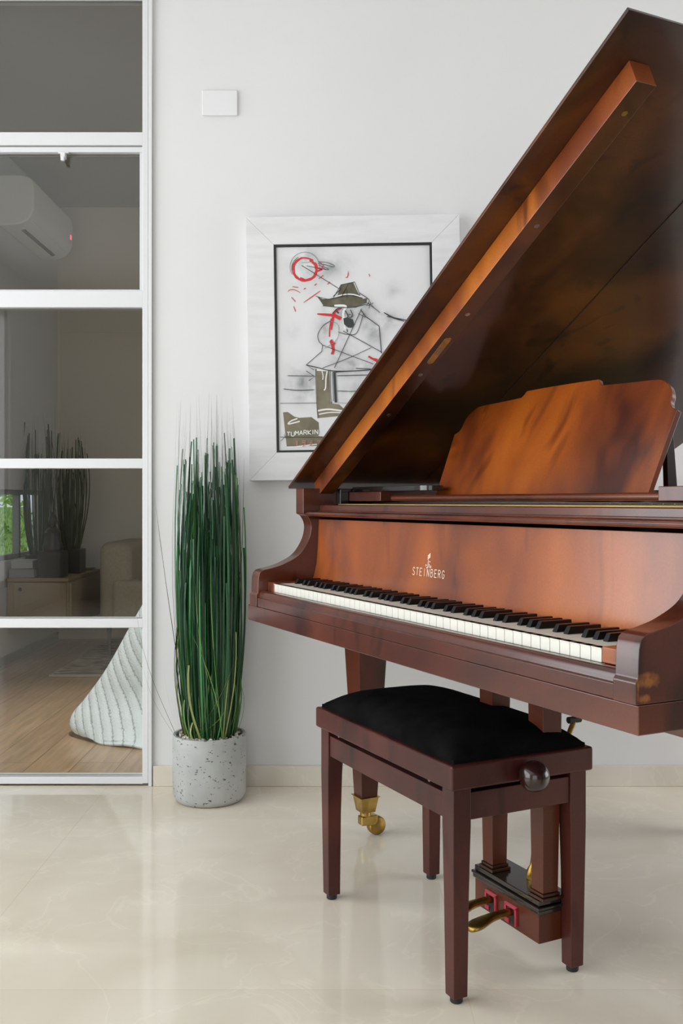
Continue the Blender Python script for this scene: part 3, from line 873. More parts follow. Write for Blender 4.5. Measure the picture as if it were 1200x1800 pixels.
fs += [(rimi[k], rimi[(k+1) % L_], base+(k+1) % L_, base+k) for k in range(L_)]
cu.add(vs, fs)
cu.build('cushion', M['velvet'], bench, smooth=50)
LO = .010
lu0, lu1, lv0, lv1 = BU0+LO, BU1-LO, BV0+LO, BV1-LO
for su in (0, 1):
    for sv in (0, 1):
        u = lu0 if su == 0 else lu1; v = lv0 if sv == 0 else lv1
        du = 1 if su == 0 else -1; dv = 1 if sv == 0 else -1
        L = MB()
        secs = [(.012, .031, .031), (.20, .035, .035), (.30, .0385, .0385), (.335, .040, .040), (.4083, .040, .040)]
        vs = []
        for z, a, b in secs:
            k = .004*(1-min(1, z/.3))       # slight rake
            us = sorted((u+du*k, u+du*(k+a))); vv = sorted((v+dv*k, v+dv*(k+b)))
            vs += [Q(us[0], vv[0], z), Q(us[0], vv[1], z), Q(us[1], vv[1], z), Q(us[1], vv[0], z)]
        fs = [(0, 1, 2, 3), tuple(16+k for k in (3, 2, 1, 0))]
        for s_ in range(4):
            for k in range(4): fs.append((s_*4+k, s_*4+(k+1) % 4, s_*4+4+(k+1) % 4, s_*4+4+k))
        L.add(vs, fs)
        lg = L.build('leg', M['bench'], bench, bevel=.002)
        f = MB(); f.lathe([(.011, 0), (.0125, .002), (.0125, .0121)], Q(u+du*.0195, v+dv*.0195, 0), 16)
        f.build('foot_pad', M['rubber'], lg)
ap = MB(); qbox(ap, lu0+.04, lu1-.04, lv0+.004, lv0+.022, .346, .3945); ap.build('apron', M['bench'], bench, bevel=.0015)
ap = MB(); qbox(ap, lu0+.04, lu1-.04, lv1-.022, lv1-.004, .346, .3945); ap.build('apron', M['bench'], bench, bevel=.0015)
for u0, u1 in ((lu0+.004, lu0+.022), (lu1-.022, lu1-.004)):
    ap = MB(); qbox(ap, u0, u1, lv0+.04, lv1-.04, .346, .3985); ap.build('apron', M['bench'], bench, bevel=.0015)
me_ = MB(); qbox(me_, lu0+.05, lu1-.05, lv0+.03, lv1-.03, .385, .412); 
me_.build('lift_mechanism', M['rubber'], bench, smooth=0)
for u in (.62, 1.02):
    b = MB(); b.lathe([(.001, -.001), (.005, 0), (.005, .010)], Q(u, lv0+.010, .401), 10, axis='x'); b.build('lift_bolt', M['steel'], bench)
for s_, u in ((-1, BU0), (1, BU1)):
    pv, pz = .1920, .4245
    kn = MB()
    uu = u + s_*.028
    N = 14
    profk = [(.0298*math.sin(PI*i/N), -.0298*math.cos(PI*i/N)) for i in range(N+1)]
    kn.lathe(profk, Q(uu, pv, pz), 32, axis='y')
    kn.lathe([(.010, -.02), (.010, .02)], Q(u+s_*.004, pv, pz), 16, axis='y')
    kn.build('height_knob', M['knob'], bench)

# ------------------------------------------------------------------ grass in the concrete pot
def grass(name, loc, rng, nblade, nhair, r0, r_bulge, h_lo, h_hi, mats, weights, hair_mi, parent, z0, hair_h=(1.02, 1.3), wscale=1.0, extra=()):
    g = MB()
    def blade(bx, by, dx, dy, h, w, curve, mi, square=False):
        n_ = 9
        ang = rng.uniform(0, PI)
        wx_, wy_ = math.cos(ang), math.sin(ang)
        vs = []
        for i in range(n_+1):
            t = i/n_
            x = bx + dx*(math.sin(t*PI*.78)) + curve[0]*t*t
            y = by + dy*(math.sin(t*PI*.78)) + curve[1]*t*t
            z = z0 + h*t
            ww = w*(1 - .25*t if square else (1-t)**.7 + .06)
            vs += [(x-wx_*ww/2, y-wy_*ww/2, z), (x+wx_*ww/2, y+wy_*ww/2, z)]
        g.add(vs, [(2*i, 2*i+1, 2*i+3, 2*i+2) for i in range(n_)], mi)
    for _ in range(nblade):
        a = rng.uniform(0, 2*PI); r = r0*math.sqrt(rng.random())
        k = rng.uniform(.35, 1.0)*r_bulge
        a2 = a + rng.gauss(0, .35)
        h = rng.uniform(h_lo, h_hi)*(1-.12*rng.random()**2)
        if rng.random() < .25: h *= rng.uniform(.55, .9)
        mi = rng.choices(range(len(weights)), weights)[0]
        blade(r*math.cos(a), r*math.sin(a), (k*math.cos(a2))*r/r0, (k*math.sin(a2))*r/r0, h, rng.uniform(.0035, .0095)*wscale,
              (rng.gauss(0, .012), rng.gauss(0, .012)), mi, rng.random() < .75)
    for _ in range(nhair):
        a = rng.uniform(0, 2*PI); r = r0*math.sqrt(rng.random())
        k = r_bulge*rng.uniform(.4, 1.5)
        h = rng.uniform(*hair_h)
        blade(r*math.cos(a), r*math.sin(a), k*math.cos(a)*r/r0, k*math.sin(a)*r/r0, h, rng.uniform(.002, .0032)*wscale, (rng.gauss(0, .015), rng.gauss(0, .015)), hair_mi)
    for (bx, by, dx, dy, h, w, cx_, cy_, mi) in extra:
        blade(bx, by, dx, dy, h, w, (cx_, cy_), mi)
    return g.build(name, mats, parent, smooth=0, weld=False)

PX, PY = -.4215, 3.118
plant = empty('potted_grass', (PX, PY, 0), 0, 'tall green grass plant in a round grey concrete pot on the marble floor', 'plant')
pt = MB()
pt.lathe([(.0, .0), (.098, .0), (.106, .004), (.111, .012), (.116, .024), (.1165, .10), (.1165, .207), (.1145, .2105), (.106, .2105), (.104, .207), (.104, .19), (0, .19)], (0, 0, 0), 64, cap=False)
pt.build('pot', M['concrete'], plant, smooth=40)
s_ = MB().lathe([(.1035, .195), (.1035, .2015), (0, .2035)], (0, 0, 0), 32); s_.build('soil', M['soil'], plant)
rg = random.Random(5)
pb_ = MB()
for i in range(330):
    a = rg.uniform(0, 2*PI); r = .098*math.sqrt(rg.random())
    sz = rg.uniform(.004, .008)
    x, y, z = r*math.cos(a), r*math.sin(a), .2035+sz*.4
    rot = Matrix.Rotation(rg.uniform(0, 6), 3, Vector((rg.random(), rg.random(), rg.random()+.1)).normalized())
    b = [rot @ Vector(c) for c in ((1,0,0),(-1,0,0),(0,.8,0),(0,-.8,0),(0,0,.6),(0,0,-.6))]
    pb_.add([(x+c.x*sz, y+c.y*sz, z+c.z*sz) for c in b], [(0,2,4),(2,1,4),(1,3,4),(3,0,4),(2,0,5),(1,2,5),(3,1,5),(0,3,5)])
po = pb_.build('pebbles', M['pebble'], plant, smooth=0, weld=False); po['kind'] = 'stuff'
rg = random.Random(11)
# (base x, y, lean x, y, height, width, drift x, y, material): a few stray wires leaning left and right
extra = [(-.06, -.03, -.035, -.02, .78, .003, -.085, 0, 5), (-.06, -.02, -.04, -.01, .74, .003, -.07, 0, 5), (-.065, -.02, -.03, 0, .70, .0025, -.08, 0, 5),
         (-.085, -.06, -.055, -.02, .25, .0022, -.075, -.01, 5), (-.08, -.05, -.03, -.02, .27, .0022, -.035, -.01, 5), (-.085, -.06, -.07, -.02, .45, .0014, -.09, -.01, 5),
         (.07, 0, .035, 0, .56, .0025, .0, 0, 5), (.075, -.02, .035, 0, .62, .0025, -.01, 0, 5), (-.05, -.07, .06, -.02, .26, .004, .10, 0, 4), (-.07, -.05, .07, -.03, .12, .003, .09, -.01, 4),
         (.05, -.07, .0, -.03, .36, .004, -.10, 0, 3), (.06, -.05, -.05, -.04, .50, .005, -.06, -.02, 3), (.05, -.06, -.02, -.04, .60, .0055, -.02, -.02, 3)]
grass('blades', None, rg, 520, 130, .078, .040, .52, .98, [M['leaf0'], M['leaf1'], M['leaf2'], M['leaf3'], M['leaf4'], M['hair']], [52, 26, 9, 5, 0, 14], 5, plant, .19, (.78, 1.11), 1.0, extra)
rg = random.Random(3)
grass('short_blades', None, rg, 120, 20, .085, .045, .10, .40, [M['leaf2'], M['leaf3'], M['leaf4'], M['hair']], [25, 40, 35, 0], 2, plant, .19, (.15, .35), .8)

# ------------------------------------------------------------------ framed drawing
AY = 3.222
FA = math.radians(.85)
fcx, fcz = wx(622.5, AY), wz(611.2, AY)
pic = empty('framed_drawing', (fcx, WY, fcz), 0, 'framed charcoal drawing of a seated figure in a hat, hung on the white wall', 'picture')
def rot2(x, z): return (x*math.cos(FA) - z*math.sin(FA), x*math.sin(FA) + z*math.cos(FA))
FWd, FHt = (809-434)/F*AY/2, (843.5-381)/F*AY/2
fw = .0915
y0, y1 = AY-WY-.008, -.001
fr_ = MB()
o_ = [(-FWd, -FHt), (FWd, -FHt), (FWd, FHt), (-FWd, FHt)]
i_ = [(-FWd+fw, -FHt+fw), (FWd-fw, -FHt+fw), (FWd-fw, FHt-fw), (-FWd+fw, FHt-fw)]
def fpt(p, y): q = rot2(*p); return (q[0], y, q[1])
for k in range(4):
    l = (k+1) % 4
    a, b, c, d_ = o_[k], o_[l], i_[l], i_[k]
    fr_.add([fpt(p, y) for y in (y0, y1) for p in (a, b, c, d_)], [(0, 1, 2, 3), (7, 6, 5, 4), (0, 4, 5, 1), (1, 5, 6, 2), (2, 6, 7, 3), (3, 7, 4, 0)])
fr_.build('frame', M['frame'], pic, bevel=.0015, weld=False)
fl = MB(); e_ = .0065
i2 = [(p[0]-math.copysign(e_, p[0]), p[1]-math.copysign(e_, p[1])) for p in i_]
for k in range(4):
    l = (k+1) % 4
    fl.add([fpt(p, y) for y in (y0+.004, y1) for p in (i_[k], i_[l], i2[l], i2[k])], [(0, 1, 2, 3), (7, 6, 5, 4), (0, 4, 5, 1), (1, 5, 6, 2), (2, 6, 7, 3), (3, 7, 4, 0)])
fl.build('inner_fillet', M['black'], pic, smooth=0, weld=False)
DYp = WY + y0 + .010        # plane of the paper
def px2(p):
    return ((p[0]-600)/F*DYp - fcx, EYE-(p[1]-HZ)/F*DYp - fcz)
def A(*pts): return [(480+x/7.5, 420+y/7.5) for x, y in pts]
def B(*pts): return [(490+x/6, 600+y/6) for x, y in pts]
def C(*pts): return [(420+x/2.927, 360+y/2.927) for x, y in pts]
SM = [(C((340, 320))[0], 45, 50, .55), (C((480, 320))[0], 45, 28, .5), (C((560, 560))[0], 40, 35, .5), (C((440, 650))[0], 22, 45, .5), (C((330, 920))[0], 42, 40, .75), (C((600, 830))[0], 60, 22, .7),
      (C((650, 560))[0], 26, 40, .55), (C((700, 640))[0], 22, 40, .6), (C((600, 960))[0], 42, 28, .5), (C((790, 440))[0], 22, 18, .5), (C((780, 590))[0], 45, 22, .45), (C((560, 600))[0], 14, 20, .8), (C((270, 650))[0], 16, 16, .35), (C((520, 740))[0], 30, 45, .45)]
SMUDGE = [(*px2(c), sx/F*DYp*1.5, sz/F*DYp*1.6, s*1.7) for c, sx, sz, s in SM]
M['paper'] = paper_mat()
dr = MB()
i3 = [(p[0]-math.copysign(.001, p[0]), p[1]-math.copysign(.001, p[1])) for p in i2]
yy = DYp - WY
dr.add([fpt(p, yy) for p in i3], [(0, 1, 2, 3)], 0)
LAY = [0]
def fn_at(k): return lambda x, z: (x, yy - .0003 - .00004*k, z)
def stroke(pts, w, mi, smooth=True, taper=False, jit=0):
    LAY[0] += 1
    q = [px2(p) for p in pts]
    if smooth and len(q) > 2: q = catmull(q, 5)
    ribbon(dr, q, w/F*DYp, fn_at(LAY[0]), mi, taper)
def fillp(pts, mi):
    LAY[0] += 1
    f_ = fn_at(LAY[0]); q = [px2(p) for p in pts]
    dr.add([f_(*p) for p in q], [tuple(range(len(q)))], mi)
CH_, CL, RD, RL, OL, OD, WH = 1, 2, 3, 4, 5, 6, 7
# olive areas
fillp(A((575, 752), (650, 795), (740, 790), (800, 770), (850, 740), (895, 605), (985, 585), (1070, 565), (1140, 735), (1180, 790)) + C((660, 480), (655, 505), (600, 530), (435, 520)), OD)
fillp(C((395, 845), (465, 850), (470, 1010), (480, 1022), (515, 1027), (550, 1060), (535, 1085), (405, 1098), (400, 1000)), OL)
fillp(C((226, 1068), (250, 1066), (285, 1090), (310, 1096), (372, 1092), (410, 1120), (412, 1170), (408, 1190), (470, 1195), (430, 1240), (245, 1243)), OL)
# white paint over the olive
stroke(C((300, 1100), (268, 1112), (254, 1128), (312, 1114)), 2.2, WH)
stroke(C((405, 1060), (460, 1052), (540, 1062)), 3, WH); stroke(C((410, 1078), (470, 1068), (530, 1070)), 2, WH)
stroke(C((400, 848), (455, 850)), 4.5, WH, False); stroke(C((425, 850), (432, 880), (430, 900)), 1.6, WH); stroke(C((455, 850), (447, 890), (445, 940), (437, 955)), 2.2, WH)
stroke(C((490, 475), (540, 462), (590, 462), (645, 480)), 2, WH); stroke(C((590, 400), (618, 460)), 1.5, WH, False); stroke(C((250, 1250), (330, 1240), (400, 1232)), 2, WH)
stroke(C((490, 520), (548, 522), (535, 560), (545, 640)), 4, WH)
# red circle
import itertools
def circ(cx_, cy_, rx, ry, a0, a1, n=18, wob=0.0): return [(cx_+rx*math.cos(a0+(a1-a0)*i/n)*(1+wob*math.sin(i*2.1)), cy_+ry*math.sin(a0+(a1-a0)*i/n)*(1+wob*math.cos(i*1.7))) for i in range(n+1)]
c0_ = A((425, 400))[0]
stroke(circ(c0_[0]-1, c0_[1]-4, 26, 26, 2.6, 6.6), .9, CL); stroke(circ(c0_[0]-1, c0_[1]-2, 23, 22, .6, 4.2), .9, CH_)
stroke(circ(c0_[0], c0_[1], 20.5, 20, -.6, 5.4, wob=.03), 2.6, RD); stroke(circ(c0_[0]+1, c0_[1]+1, 18, 18, -1.2, 2.2, wob=.03), 4.2, RD); stroke(circ(c0_[0]-1, c0_[1], 22, 21, 1.0, 4.5, wob=.02), 1.8, RD)
stroke(A((580, 385), (640, 400), (600, 420), (560, 430)), 3, RD); stroke(A((600, 300), (660, 350), (640, 375), (690, 400)), 1.2, RD)
stroke(A((590, 305), (700, 310), (800, 350), (790, 370), (700, 345), (590, 325)), .9, CH_); stroke(A((600, 345), (715, 390), (700, 405), (440, 355)), .9, CH_); stroke(A((375, 315), (520, 305)), .7, CL); stroke(A((375, 350), (880, 665)), 1.0, CH_, False)
for p in ([(255, 630), (330, 640)], [(195, 700), (215, 675), (280, 672), (360, 712)], [(240, 770), (295, 828)], [(270, 890), (295, 958)], [(400, 840), (530, 750), (620, 685)], [(400, 665), (430, 650)], [(545, 615), (570, 590)], [(600, 525), (660, 480)], [(715, 600), (745, 568)], [(950, 510), (980, 500), (990, 430)]):
    stroke(A(*p), 1.6 if len(p) < 4 else 1.3, RD, taper=True)
stroke(C((668, 355), (672, 370)), 1.2, RD, False)
# red cross on the face and the splashes
stroke(A((580, 990), (700, 1000), (800, 1010), (900, 1040)), 4.5, RD, taper=True); stroke(A((800, 1005), (890, 1055)), 6, RD, False); stroke(A((900, 915), (810, 965), (780, 1080), (765, 1200)), 4.5, RD, taper=True); stroke(A((765, 1050), (745, 1180), (740, 1290)), 2.2, RD)
stroke(A((760, 1330), (790, 1390), (775, 1455)), 4, RD); stroke(A((815, 1370), (770, 1430)), 3, RD, False); stroke(C((470, 700), (485, 740), (478, 770)), 4.5, RD); stroke(C((665, 780), (710, 806)), 4, RD, taper=True); stroke(C((675, 790), (712, 796)), 2.5, RD, False)
# hat outline, face and body lines
stroke(A((560, 755), (720, 795), (860, 770), (1010, 745), (1180, 780)), 1.0, CH_); stroke(A((800, 765), (895, 605), (1070, 568), (1140, 735)), 1.1, CH_, False); stroke(A((790, 760), (870, 680), (880, 640)), 1.3, CH_); stroke(A((985, 600), (900, 770), (960, 660), (975, 780)), .8, CH_)
stroke(C((430, 520), (560, 530), (655, 512)), 1.1, CH_); stroke(C((620, 455), (668, 490), (655, 520)), 1.2, CH_); stroke(C((650, 500), (690, 525)), 1.0, CH_, False); stroke(C((664, 520), (690, 505)), .9, CH_, False); stroke(C((668, 535), (676, 500)), .9, CH_, False)
stroke(C((680, 520), (725, 556)), 1.0, CH_, False)
stroke(C((745, 555), (790, 580), (850, 600)), 2.6, CH_, taper=True); stroke(C((760, 575), (850, 592), (870, 600)), 1.4, CH_)
fillp(C((536, 585), (555, 580), (585, 590), (592, 615), (580, 634), (560, 632), (540, 615)), CH_)
stroke(C((545, 545), (560, 575), (540, 590)), 1.6, CH_); stroke(C((572, 540), (585, 570), (575, 580)), 1.3, CH_); stroke(circ(*C((570, 573))[0], 3.2, 3, 0, 6.2, 10), .8, CH_); stroke(C((500, 545), (512, 560)), 2.4, CH_, False); stroke(C((480, 560), (505, 535), (525, 535)), 1.4, CH_)
stroke(C((555, 640), (557, 655)), 1.8, CH_, False); stroke(C((510, 655), (560, 668), (606, 658), (640, 560)), 1.1, CH_); stroke(C((630, 535), (490, 840)), 1.1, CH_, False); stroke(C((625, 540), (650, 575), (720, 625), (732, 765)), 1.5, CH_, False); stroke(C((612, 560), (650, 580)), .9, CH_, False)
stroke(C((470, 598), (430, 625), (405, 670), (412, 705), (428, 722), (425, 755)), 1.1, CH_); stroke(C((425, 755), (345, 825), (385, 850)), 1.1, CH_, False); stroke(C((428, 722), (690, 820)), 1.0, CH_, False); stroke(C((535, 650), (735, 760)), 1.2, CH_, False)
stroke(C((470, 600), (510, 620), (505, 690), (440, 740)), .8, CL); stroke(C((680, 735), (560, 790), (430, 840)), .9, CH_); stroke(C((345, 825), (390, 835), (480, 855), (600, 855), (690, 848)), 1.6, CH_); stroke(C((480, 862), (680, 848), (600, 842)), 1.3, CH_)
stroke(C((345, 855), (390, 885), (358, 905)), 1.1, CH_, False); stroke(C((250, 880), (385, 882)), 1.1, CH_, False); stroke(C((505, 880), (700, 875)), 1.2, CH_, False); stroke(C((230, 948), (300, 955), (385, 952)), 1.3, CH_); stroke(C((505, 958), (590, 960), (680, 950)), 1.1, CH_); stroke(C((212, 1022), (400, 1020)), .8, CH_, False); stroke(C((505, 1020), (580, 1020)), .7, CL, False)
stroke(C((490, 860), (495, 960), (498, 1018)), 4.2, CH_); stroke(C((480, 865), (485, 960), (486, 1010)), 2.2, CL); stroke(C((470, 850), (472, 985), (478, 1020)), 1.0, CH_)
stroke(C((393, 845), (398, 1000), (405, 1098)), .9, CH_); stroke(C((212, 1195), (430, 1196)), .9, CH_, False); stroke(C((215, 1216), (240, 1190)), .8, CH_, False); stroke(C((232, 1180), (240, 1200)), .8, CH_, False)
# signature and date
sx_ = 247.0
for i, ch in enumerate('TUMARKIN'):
    wl_ = 16 if ch != 'I' else 8; hh = 22 if i else 18
    yb = 1188 - i*1.2 + (4 if ch == 'U' else 0)
    for line in LET[ch]:
        q = C(*[(sx_ + x*wl_, yb - y*hh) for x, y in line])
        for a_, b_ in zip(q, q[1:]): stroke([a_, b_], 1.4, WH, False)
    sx_ += wl_ + 5.5
for i, (x, ch) in enumerate(((288, [[(.5, 1), (.5, 0)]]), (322, [[(.9, .6), (.2, .6), (.2, 1), (.9, 1), (.9, .3), (.3, -.3)]]), (362, [[(.2, .6), (.8, 1), (.4, 1), (.8, .3), (.2, 0), (.3, .5)]]), (400, [[(.1, .9), (.9, 1), (.4, .1)]]))):
    for line in ch: stroke(C(*[(x + a*20, 1238 - b*24) for a, b in line]), 1.5, RL, False)
dr.build('drawing', [M['paper'], M['charcoal'], M['char_lt'], M['red'], M['red_lt'], M['olive'], M['olive_dk'], M['chalk']], pic, smooth=0, weld=False)

# ------------------------------------------------------------------ blank cover plate on the wall
YP = WY-.010
sp = empty('wall_plate', ((wx(355, YP)+wx(417, YP))/2, WY, (wz(158, YP)+wz(202.5, YP))/2), 0, 'white blank cover plate high on the wall beside the glazed door', 'wall plate')
hw_, hh_ = (wx(417, YP)-wx(355, YP))/2, (wz(158, YP)-wz(202.5, YP))/2
MB().box(-hw_, hw_, -.010, 0, -hh_, hh_).build('cover', M['plastic'], sp, bevel=.003, seg=3)
for s in (-1, 1): MB().lathe([(.0, -.0105), (.003, -.0105), (.003, -.009)], (s*hw_*.86, 0, 0), 12, axis='y').build('screw_cap', M['plastic'], sp)

# ------------------------------------------------------------------ bedroom things
# air conditioner on the left wall
ac = empty('air_conditioner', (BX0, 5.97, 2.655), 0, 'white wall-mounted air conditioner with a red light, seen through the glass', 'air conditioner')
prf = [(.002, .155), (.12, .157), (.185, .140), (.205, .10), (.208, .0), (.200, -.055), (.165, -.105), (.10, -.128), (.002, -.13)]
prf = prf[:2] + catmull(prf[1:], 4)[1:]
a_ = MB().prism(prf, lambda x, z, y: (x, y, z), -.41, .40); a_.build('body', M['ac'], ac, bevel=.010, seg=3)
fp = MB(); fp.hexa([(.130, -.36, -.1225), (.185, -.36, -.092), (.185, .34, -.092), (.130, .34, -.1225)], [(.127, -.36, -.1175), (.182, -.36, -.087), (.182, .34, -.087), (.127, .34, -.1175)])
fp.build('air_flap', M['ac'], ac, bevel=.002)
sl_ = MB(); sl_.hexa([(.100, -.30, -.1315), (.122, -.30, -.126), (.122, .30, -.126), (.100, .30, -.1315)], [(.100, -.30, -.120), (.122, -.30, -.115), (.122, .30, -.115), (.100, .30, -.120)])
sl_.build('air_slot', M['ac_dark'], ac, smooth=0)
MB().box(.202, .212, .335, .355, -.012, .016).build('status_light', M['led'], ac, bevel=.003)

# floating sideboard on the left wall
CY0, CY1, CX1 = 5.70, 6.48, -1.598
cz0, cz1 = .205, .500
cab = empty('sideboard', (BX0, CY0, cz0), 0, 'beige floating sideboard on the far room\'s left wall, carrying books and grass', 'sideboard')
def cb(mb, x0, x1, y0, y1, z0, z1): return mb.box(x0-BX0, x1-BX0, y0-CY0, y1-CY0, z0-cz0, z1-cz0)
cb(MB(), BX0+.002, CX1, CY0+.018, CY1, cz0, cz1-.022).build('body', M['console'], cab, bevel=.003)
cb(MB(), BX0+.002, CX1+.004, CY0-.004, CY1+.004, cz1-.021, cz1).build('top', M['console_edge'], cab, bevel=.004)
dpan = cb(MB(), BX0+.045, CX1-.012, CY0, CY0+.017, cz0+.004, cz1-.026).build('door', M['console'], cab, bevel=.002)
MB().lathe([(.0, -.016), (.009, -.014), (.010, -.006), (.004, 0)], (BX0+.085-BX0, 0, .475-.04-cz0), 12, axis='y').build('knob', M['ac_dark'], dpan)
cb(MB(), CX1-.0005, CX1+.012, CY0+.03, CY0+.42, cz0+.006, cz1-.028).build('drawer', M['console'], cab, bevel=.002)

def book(x, y, z, w, d, h, rz, cover, label):
    b = empty('book', (x, y, z), rz, label, 'book', 'books stacked on the sideboard')
    c = MB(); c.box(-w/2, w/2, -d/2, d/2, 0, .004); c.box(-w/2, w/2, -d/2, d/2, h-.004, h); c.box(-w/2, w/2, -d/2, -d/2+.005, 0, h)
    c.build('cover', cover, b, bevel=.001)
    MB().box(-w/2+.006, w/2-.006, -d/2+.005, d/2-.006, .0042, h-.0042).build('pages', M['paper_edge'], b, smooth=0)
YB_ = 5.90
book(-1.872, YB_-.10, cz1+.0005, .145, .18, .052, 0, M['book_grey'], 'thick grey book at the bottom of the sideboard stack')
book(-1.877, YB_-.10, cz1+.0535, .125, .15, .048, .03, M['book_pale'], 'pale book on top of the sideboard stack')

def vaseplant(x, y, label, group, seed, w, h, nb, hgt):
    r_ = random.Random(seed)
    p = empty('grass_pot', (x, y, cz1), 0, label, 'plant', group)
    q = MB(); t = .012
    q.box(-w, w, -w, w, 0, h); q.box(-w+t, w-t, -w+t, w-t, h, h+.001)
    q.build('pot', M['dark_pot'], p, bevel=.004)
    grass('blades', None, r_, nb, nb//4, w*.85, w*1.05, hgt*.6, hgt*.92, [M['bleaf'], M['hair']], [3, 1], 1, p, h, (hgt*.8, hgt*1.05), 1.5)
vaseplant(-1.70, 6.14, 'dark square pot of wispy grass, right end of the sideboard', 'grass pots on the sideboard', 21, .072, .15, 60, .82)
vaseplant(-1.868, 6.03, 'dark square pot of wispy grass between the statuette and the books', 'grass pots on the sideboard', 22, .065, .12, 60, .90)
# statuette on a box
stt = empty('statuette', (-1.715, 5.80, cz1), 0, 'dark seated statuette on a black plinth, in front of the grass pots', 'statuette')
MB().box(-.075, .075, -.06, .06, 0, .155).build('plinth', M['dark_pot'], stt, bevel=.004)
f = MB(); f.lathe([(0, .155), (.058, .157), (.062, .175), (.052, .20), (.046, .24), (.050, .262), (.036, .285), (.018, .295), (.020, .31), (.027, .33), (.026, .352), (.014, .37), (.006, .385), (0, .387)], (0, 0, 0), 24, cap=False)
f.build('figure', M['dark_pot'], stt)
ds = MB(); ds.lathe([(0, .0), (.035, 0), (.06, .018), (.063, .02), (.058, .02), (.034, .006), (0, .005)], (0, 0, 0), 24, cap=False)
o = ds.build('dish', M['dish'], None); o.location = (-1.665, 6.385, cz1+.0005); tag(o, 'small pale dish at the back right of the sideboard', 'dish')

# upholstered armchair
arm = empty('armchair', (-1.02, 6.25, 0), 0, 'beige upholstered armchair against the far wall, half hidden by the bedspread', 'armchair')
def softbox(name, m, parent, x0, x1, y0, y1, z0, z1, r, seg=4): return MB().box(x0, x1, y0, y1, z0, z1).build(name, m, parent, bevel=r, seg=seg)
softbox('backrest', M['sofa'], arm, -.46, -.26, -.32, .36, .19, .70, .06, 5)
softbox('seat', M['sofa'], arm, -.26, .42, -.24, .30, .20, .42, .05)
softbox('armrest', M['sofa'], arm, -.37, .44, -.36, -.22, .185, .47, .035)
softbox('armrest', M['sofa'], arm, -.262, .44, .28, .42, .185, .47, .035)
for x in (-.40, .36):
    for y in (-.28, .32):
        MB().lathe([(.010, 0), (.016, .19)], (x, y, .0125), 10).build('leg', M['ac_dark'], arm)
# rug
rug = empty('rug', (-.93, 5.99, 0), 0, 'patterned woven rug on the oak floor of the far room', 'rug')
MB().box(-.64, .64, -.70, .70, 0, .011).build('pile', M['rug'], rug, bevel=.003)
rb = MB()
for a in ((-.64, .64, -.712, -.70), (-.64, .64, .70, .712), (-.652, -.64, -.712, .712), (.64, .652, -.712, .712)): rb.box(*a, 0, .012)
rb.build('border', M['rug_edge'], rug, smooth=0)

# bed with the knitted bedspread hanging over its corner
bed = empty('bed', (-.02, 4.42, 0), 0, 'low white bed mostly behind the wall, under the knitted bedspread', 'bed')
softbox('base', M['sofa'], bed, -.36, .9, -.30, .80, .06, .30, .03)
softbox('mattress', M['mattress'], bed, -.38, .9, -.32, .82, .301, .54, .06)
for x in (-.3, .8):
    for y in (-.25, .72): MB().box(x-.03, x+.03, y-.03, y+.03, 0, .059).build('leg', M['ac_dark'], bed, bevel=.003)

prof_l = [(.64, -.70), (.60, -.76), (.56, -.80), (.443, -.868), (.316, -.937), (.229, -.989), (.134, -1.058), (.085, -1.098), (.045, -1.112), (.02, -1.095), (.008, -1.06)]
bs = MB()
rows = []
pl_ = catmull([(z, x) for z, x in prof_l], 5)
NR = len(pl_)
uvs = []
for i, (z, x) in enumerate(pl_):
    s = i/(NR-1)
    row = []
    # outline at this height: right end at the front, round the tip, then back along the far side
    yfront_r = 3.86 - .03*s - .19*max(0, s-.55)/.45        # front face at the wall end
    ytip = 3.98 + .05*(1-s)
    xr = -.44
    cr = .10 + .06*s
    pts = []
    pts.append((xr, yfront_r - (.03 if s > .6 else 0)))
    pts.append((-.60, yfront_r + .0))
    pts.append((-.60 + (x+.60)*.40, yfront_r + (ytip-yfront_r)*.18 + .045*s))
    pts.append((-.60 + (x+.60)*.80, yfront_r + (ytip-yfront_r)*.46 + .03*s))
    pts.append((x+.004, ytip - .01))
    pts.append((x+.035, ytip + cr))
    pts.append((x*.55-.36, ytip + .38))
    pts.append((-.62, ytip + .75))
    pts.append((-.50, ytip + .95))
    cp = catmull(pts, 7)
    for j, p in enumerate(cp):
        fold = .010*math.sin(j*.55 + s*2.0)*s*(1 if s < .93 else .4)
        zz = max(z + .004*math.sin(j*.9)*s, .003)
        row.append((p[0], p[1]+fold, zz)); uvs.append((j/len(cp), s))
    rows.append(row)
NC = len(rows[0])
vs = [p for r in rows for p in r]
fs = [(i*NC+j, i*NC+j+1, (i+1)*NC+j+1, (i+1)*NC+j) for i in range(NR-1) for j in range(NC-1)]
bs.add(vs, fs)
tb = len(bs.v)
top = [(p[0]*.5-.18, p[1]*.6+1.86, .665) for p in rows[0]]
bs.add(rows[0]+top, [(j, NC+j, NC+j+1, j+1) for j in range(NC-1)])
me = bpy.data.meshes.new('bedspread'); me.from_pydata(bs.v, [], bs.f); me.materials.append(M['knit'])
uvl = me.uv_layers.new(name='UVMap')
for lp in me.loops:
    c = me.vertices[lp.vertex_index].co
    # ribs run down to the right across the front
    a = math.radians(33)
    X_, Z_ = c.x - (c.y-3.9)*.25, c.z
    uvl.data[lp.index].uv = ((X_*math.cos(a) + Z_*math.sin(a))*2.2, (-X_*math.sin(a) + Z_*math.cos(a))*2.2)
bm = bmesh.new(); bm.from_mesh(me); bmesh.ops.remove_doubles(bm, verts=bm.verts, dist=1e-5); bmesh.ops.recalc_face_normals(bm, faces=bm.faces); bm.to_mesh(me); bm.free()
for p in me.polygons: p.use_smooth = True
o = link(bpy.data.objects.new('bedspread', me))
sd = o.modifiers.new('thick', 'SOLIDIFY'); sd.thickness = .008; sd.offset = -1
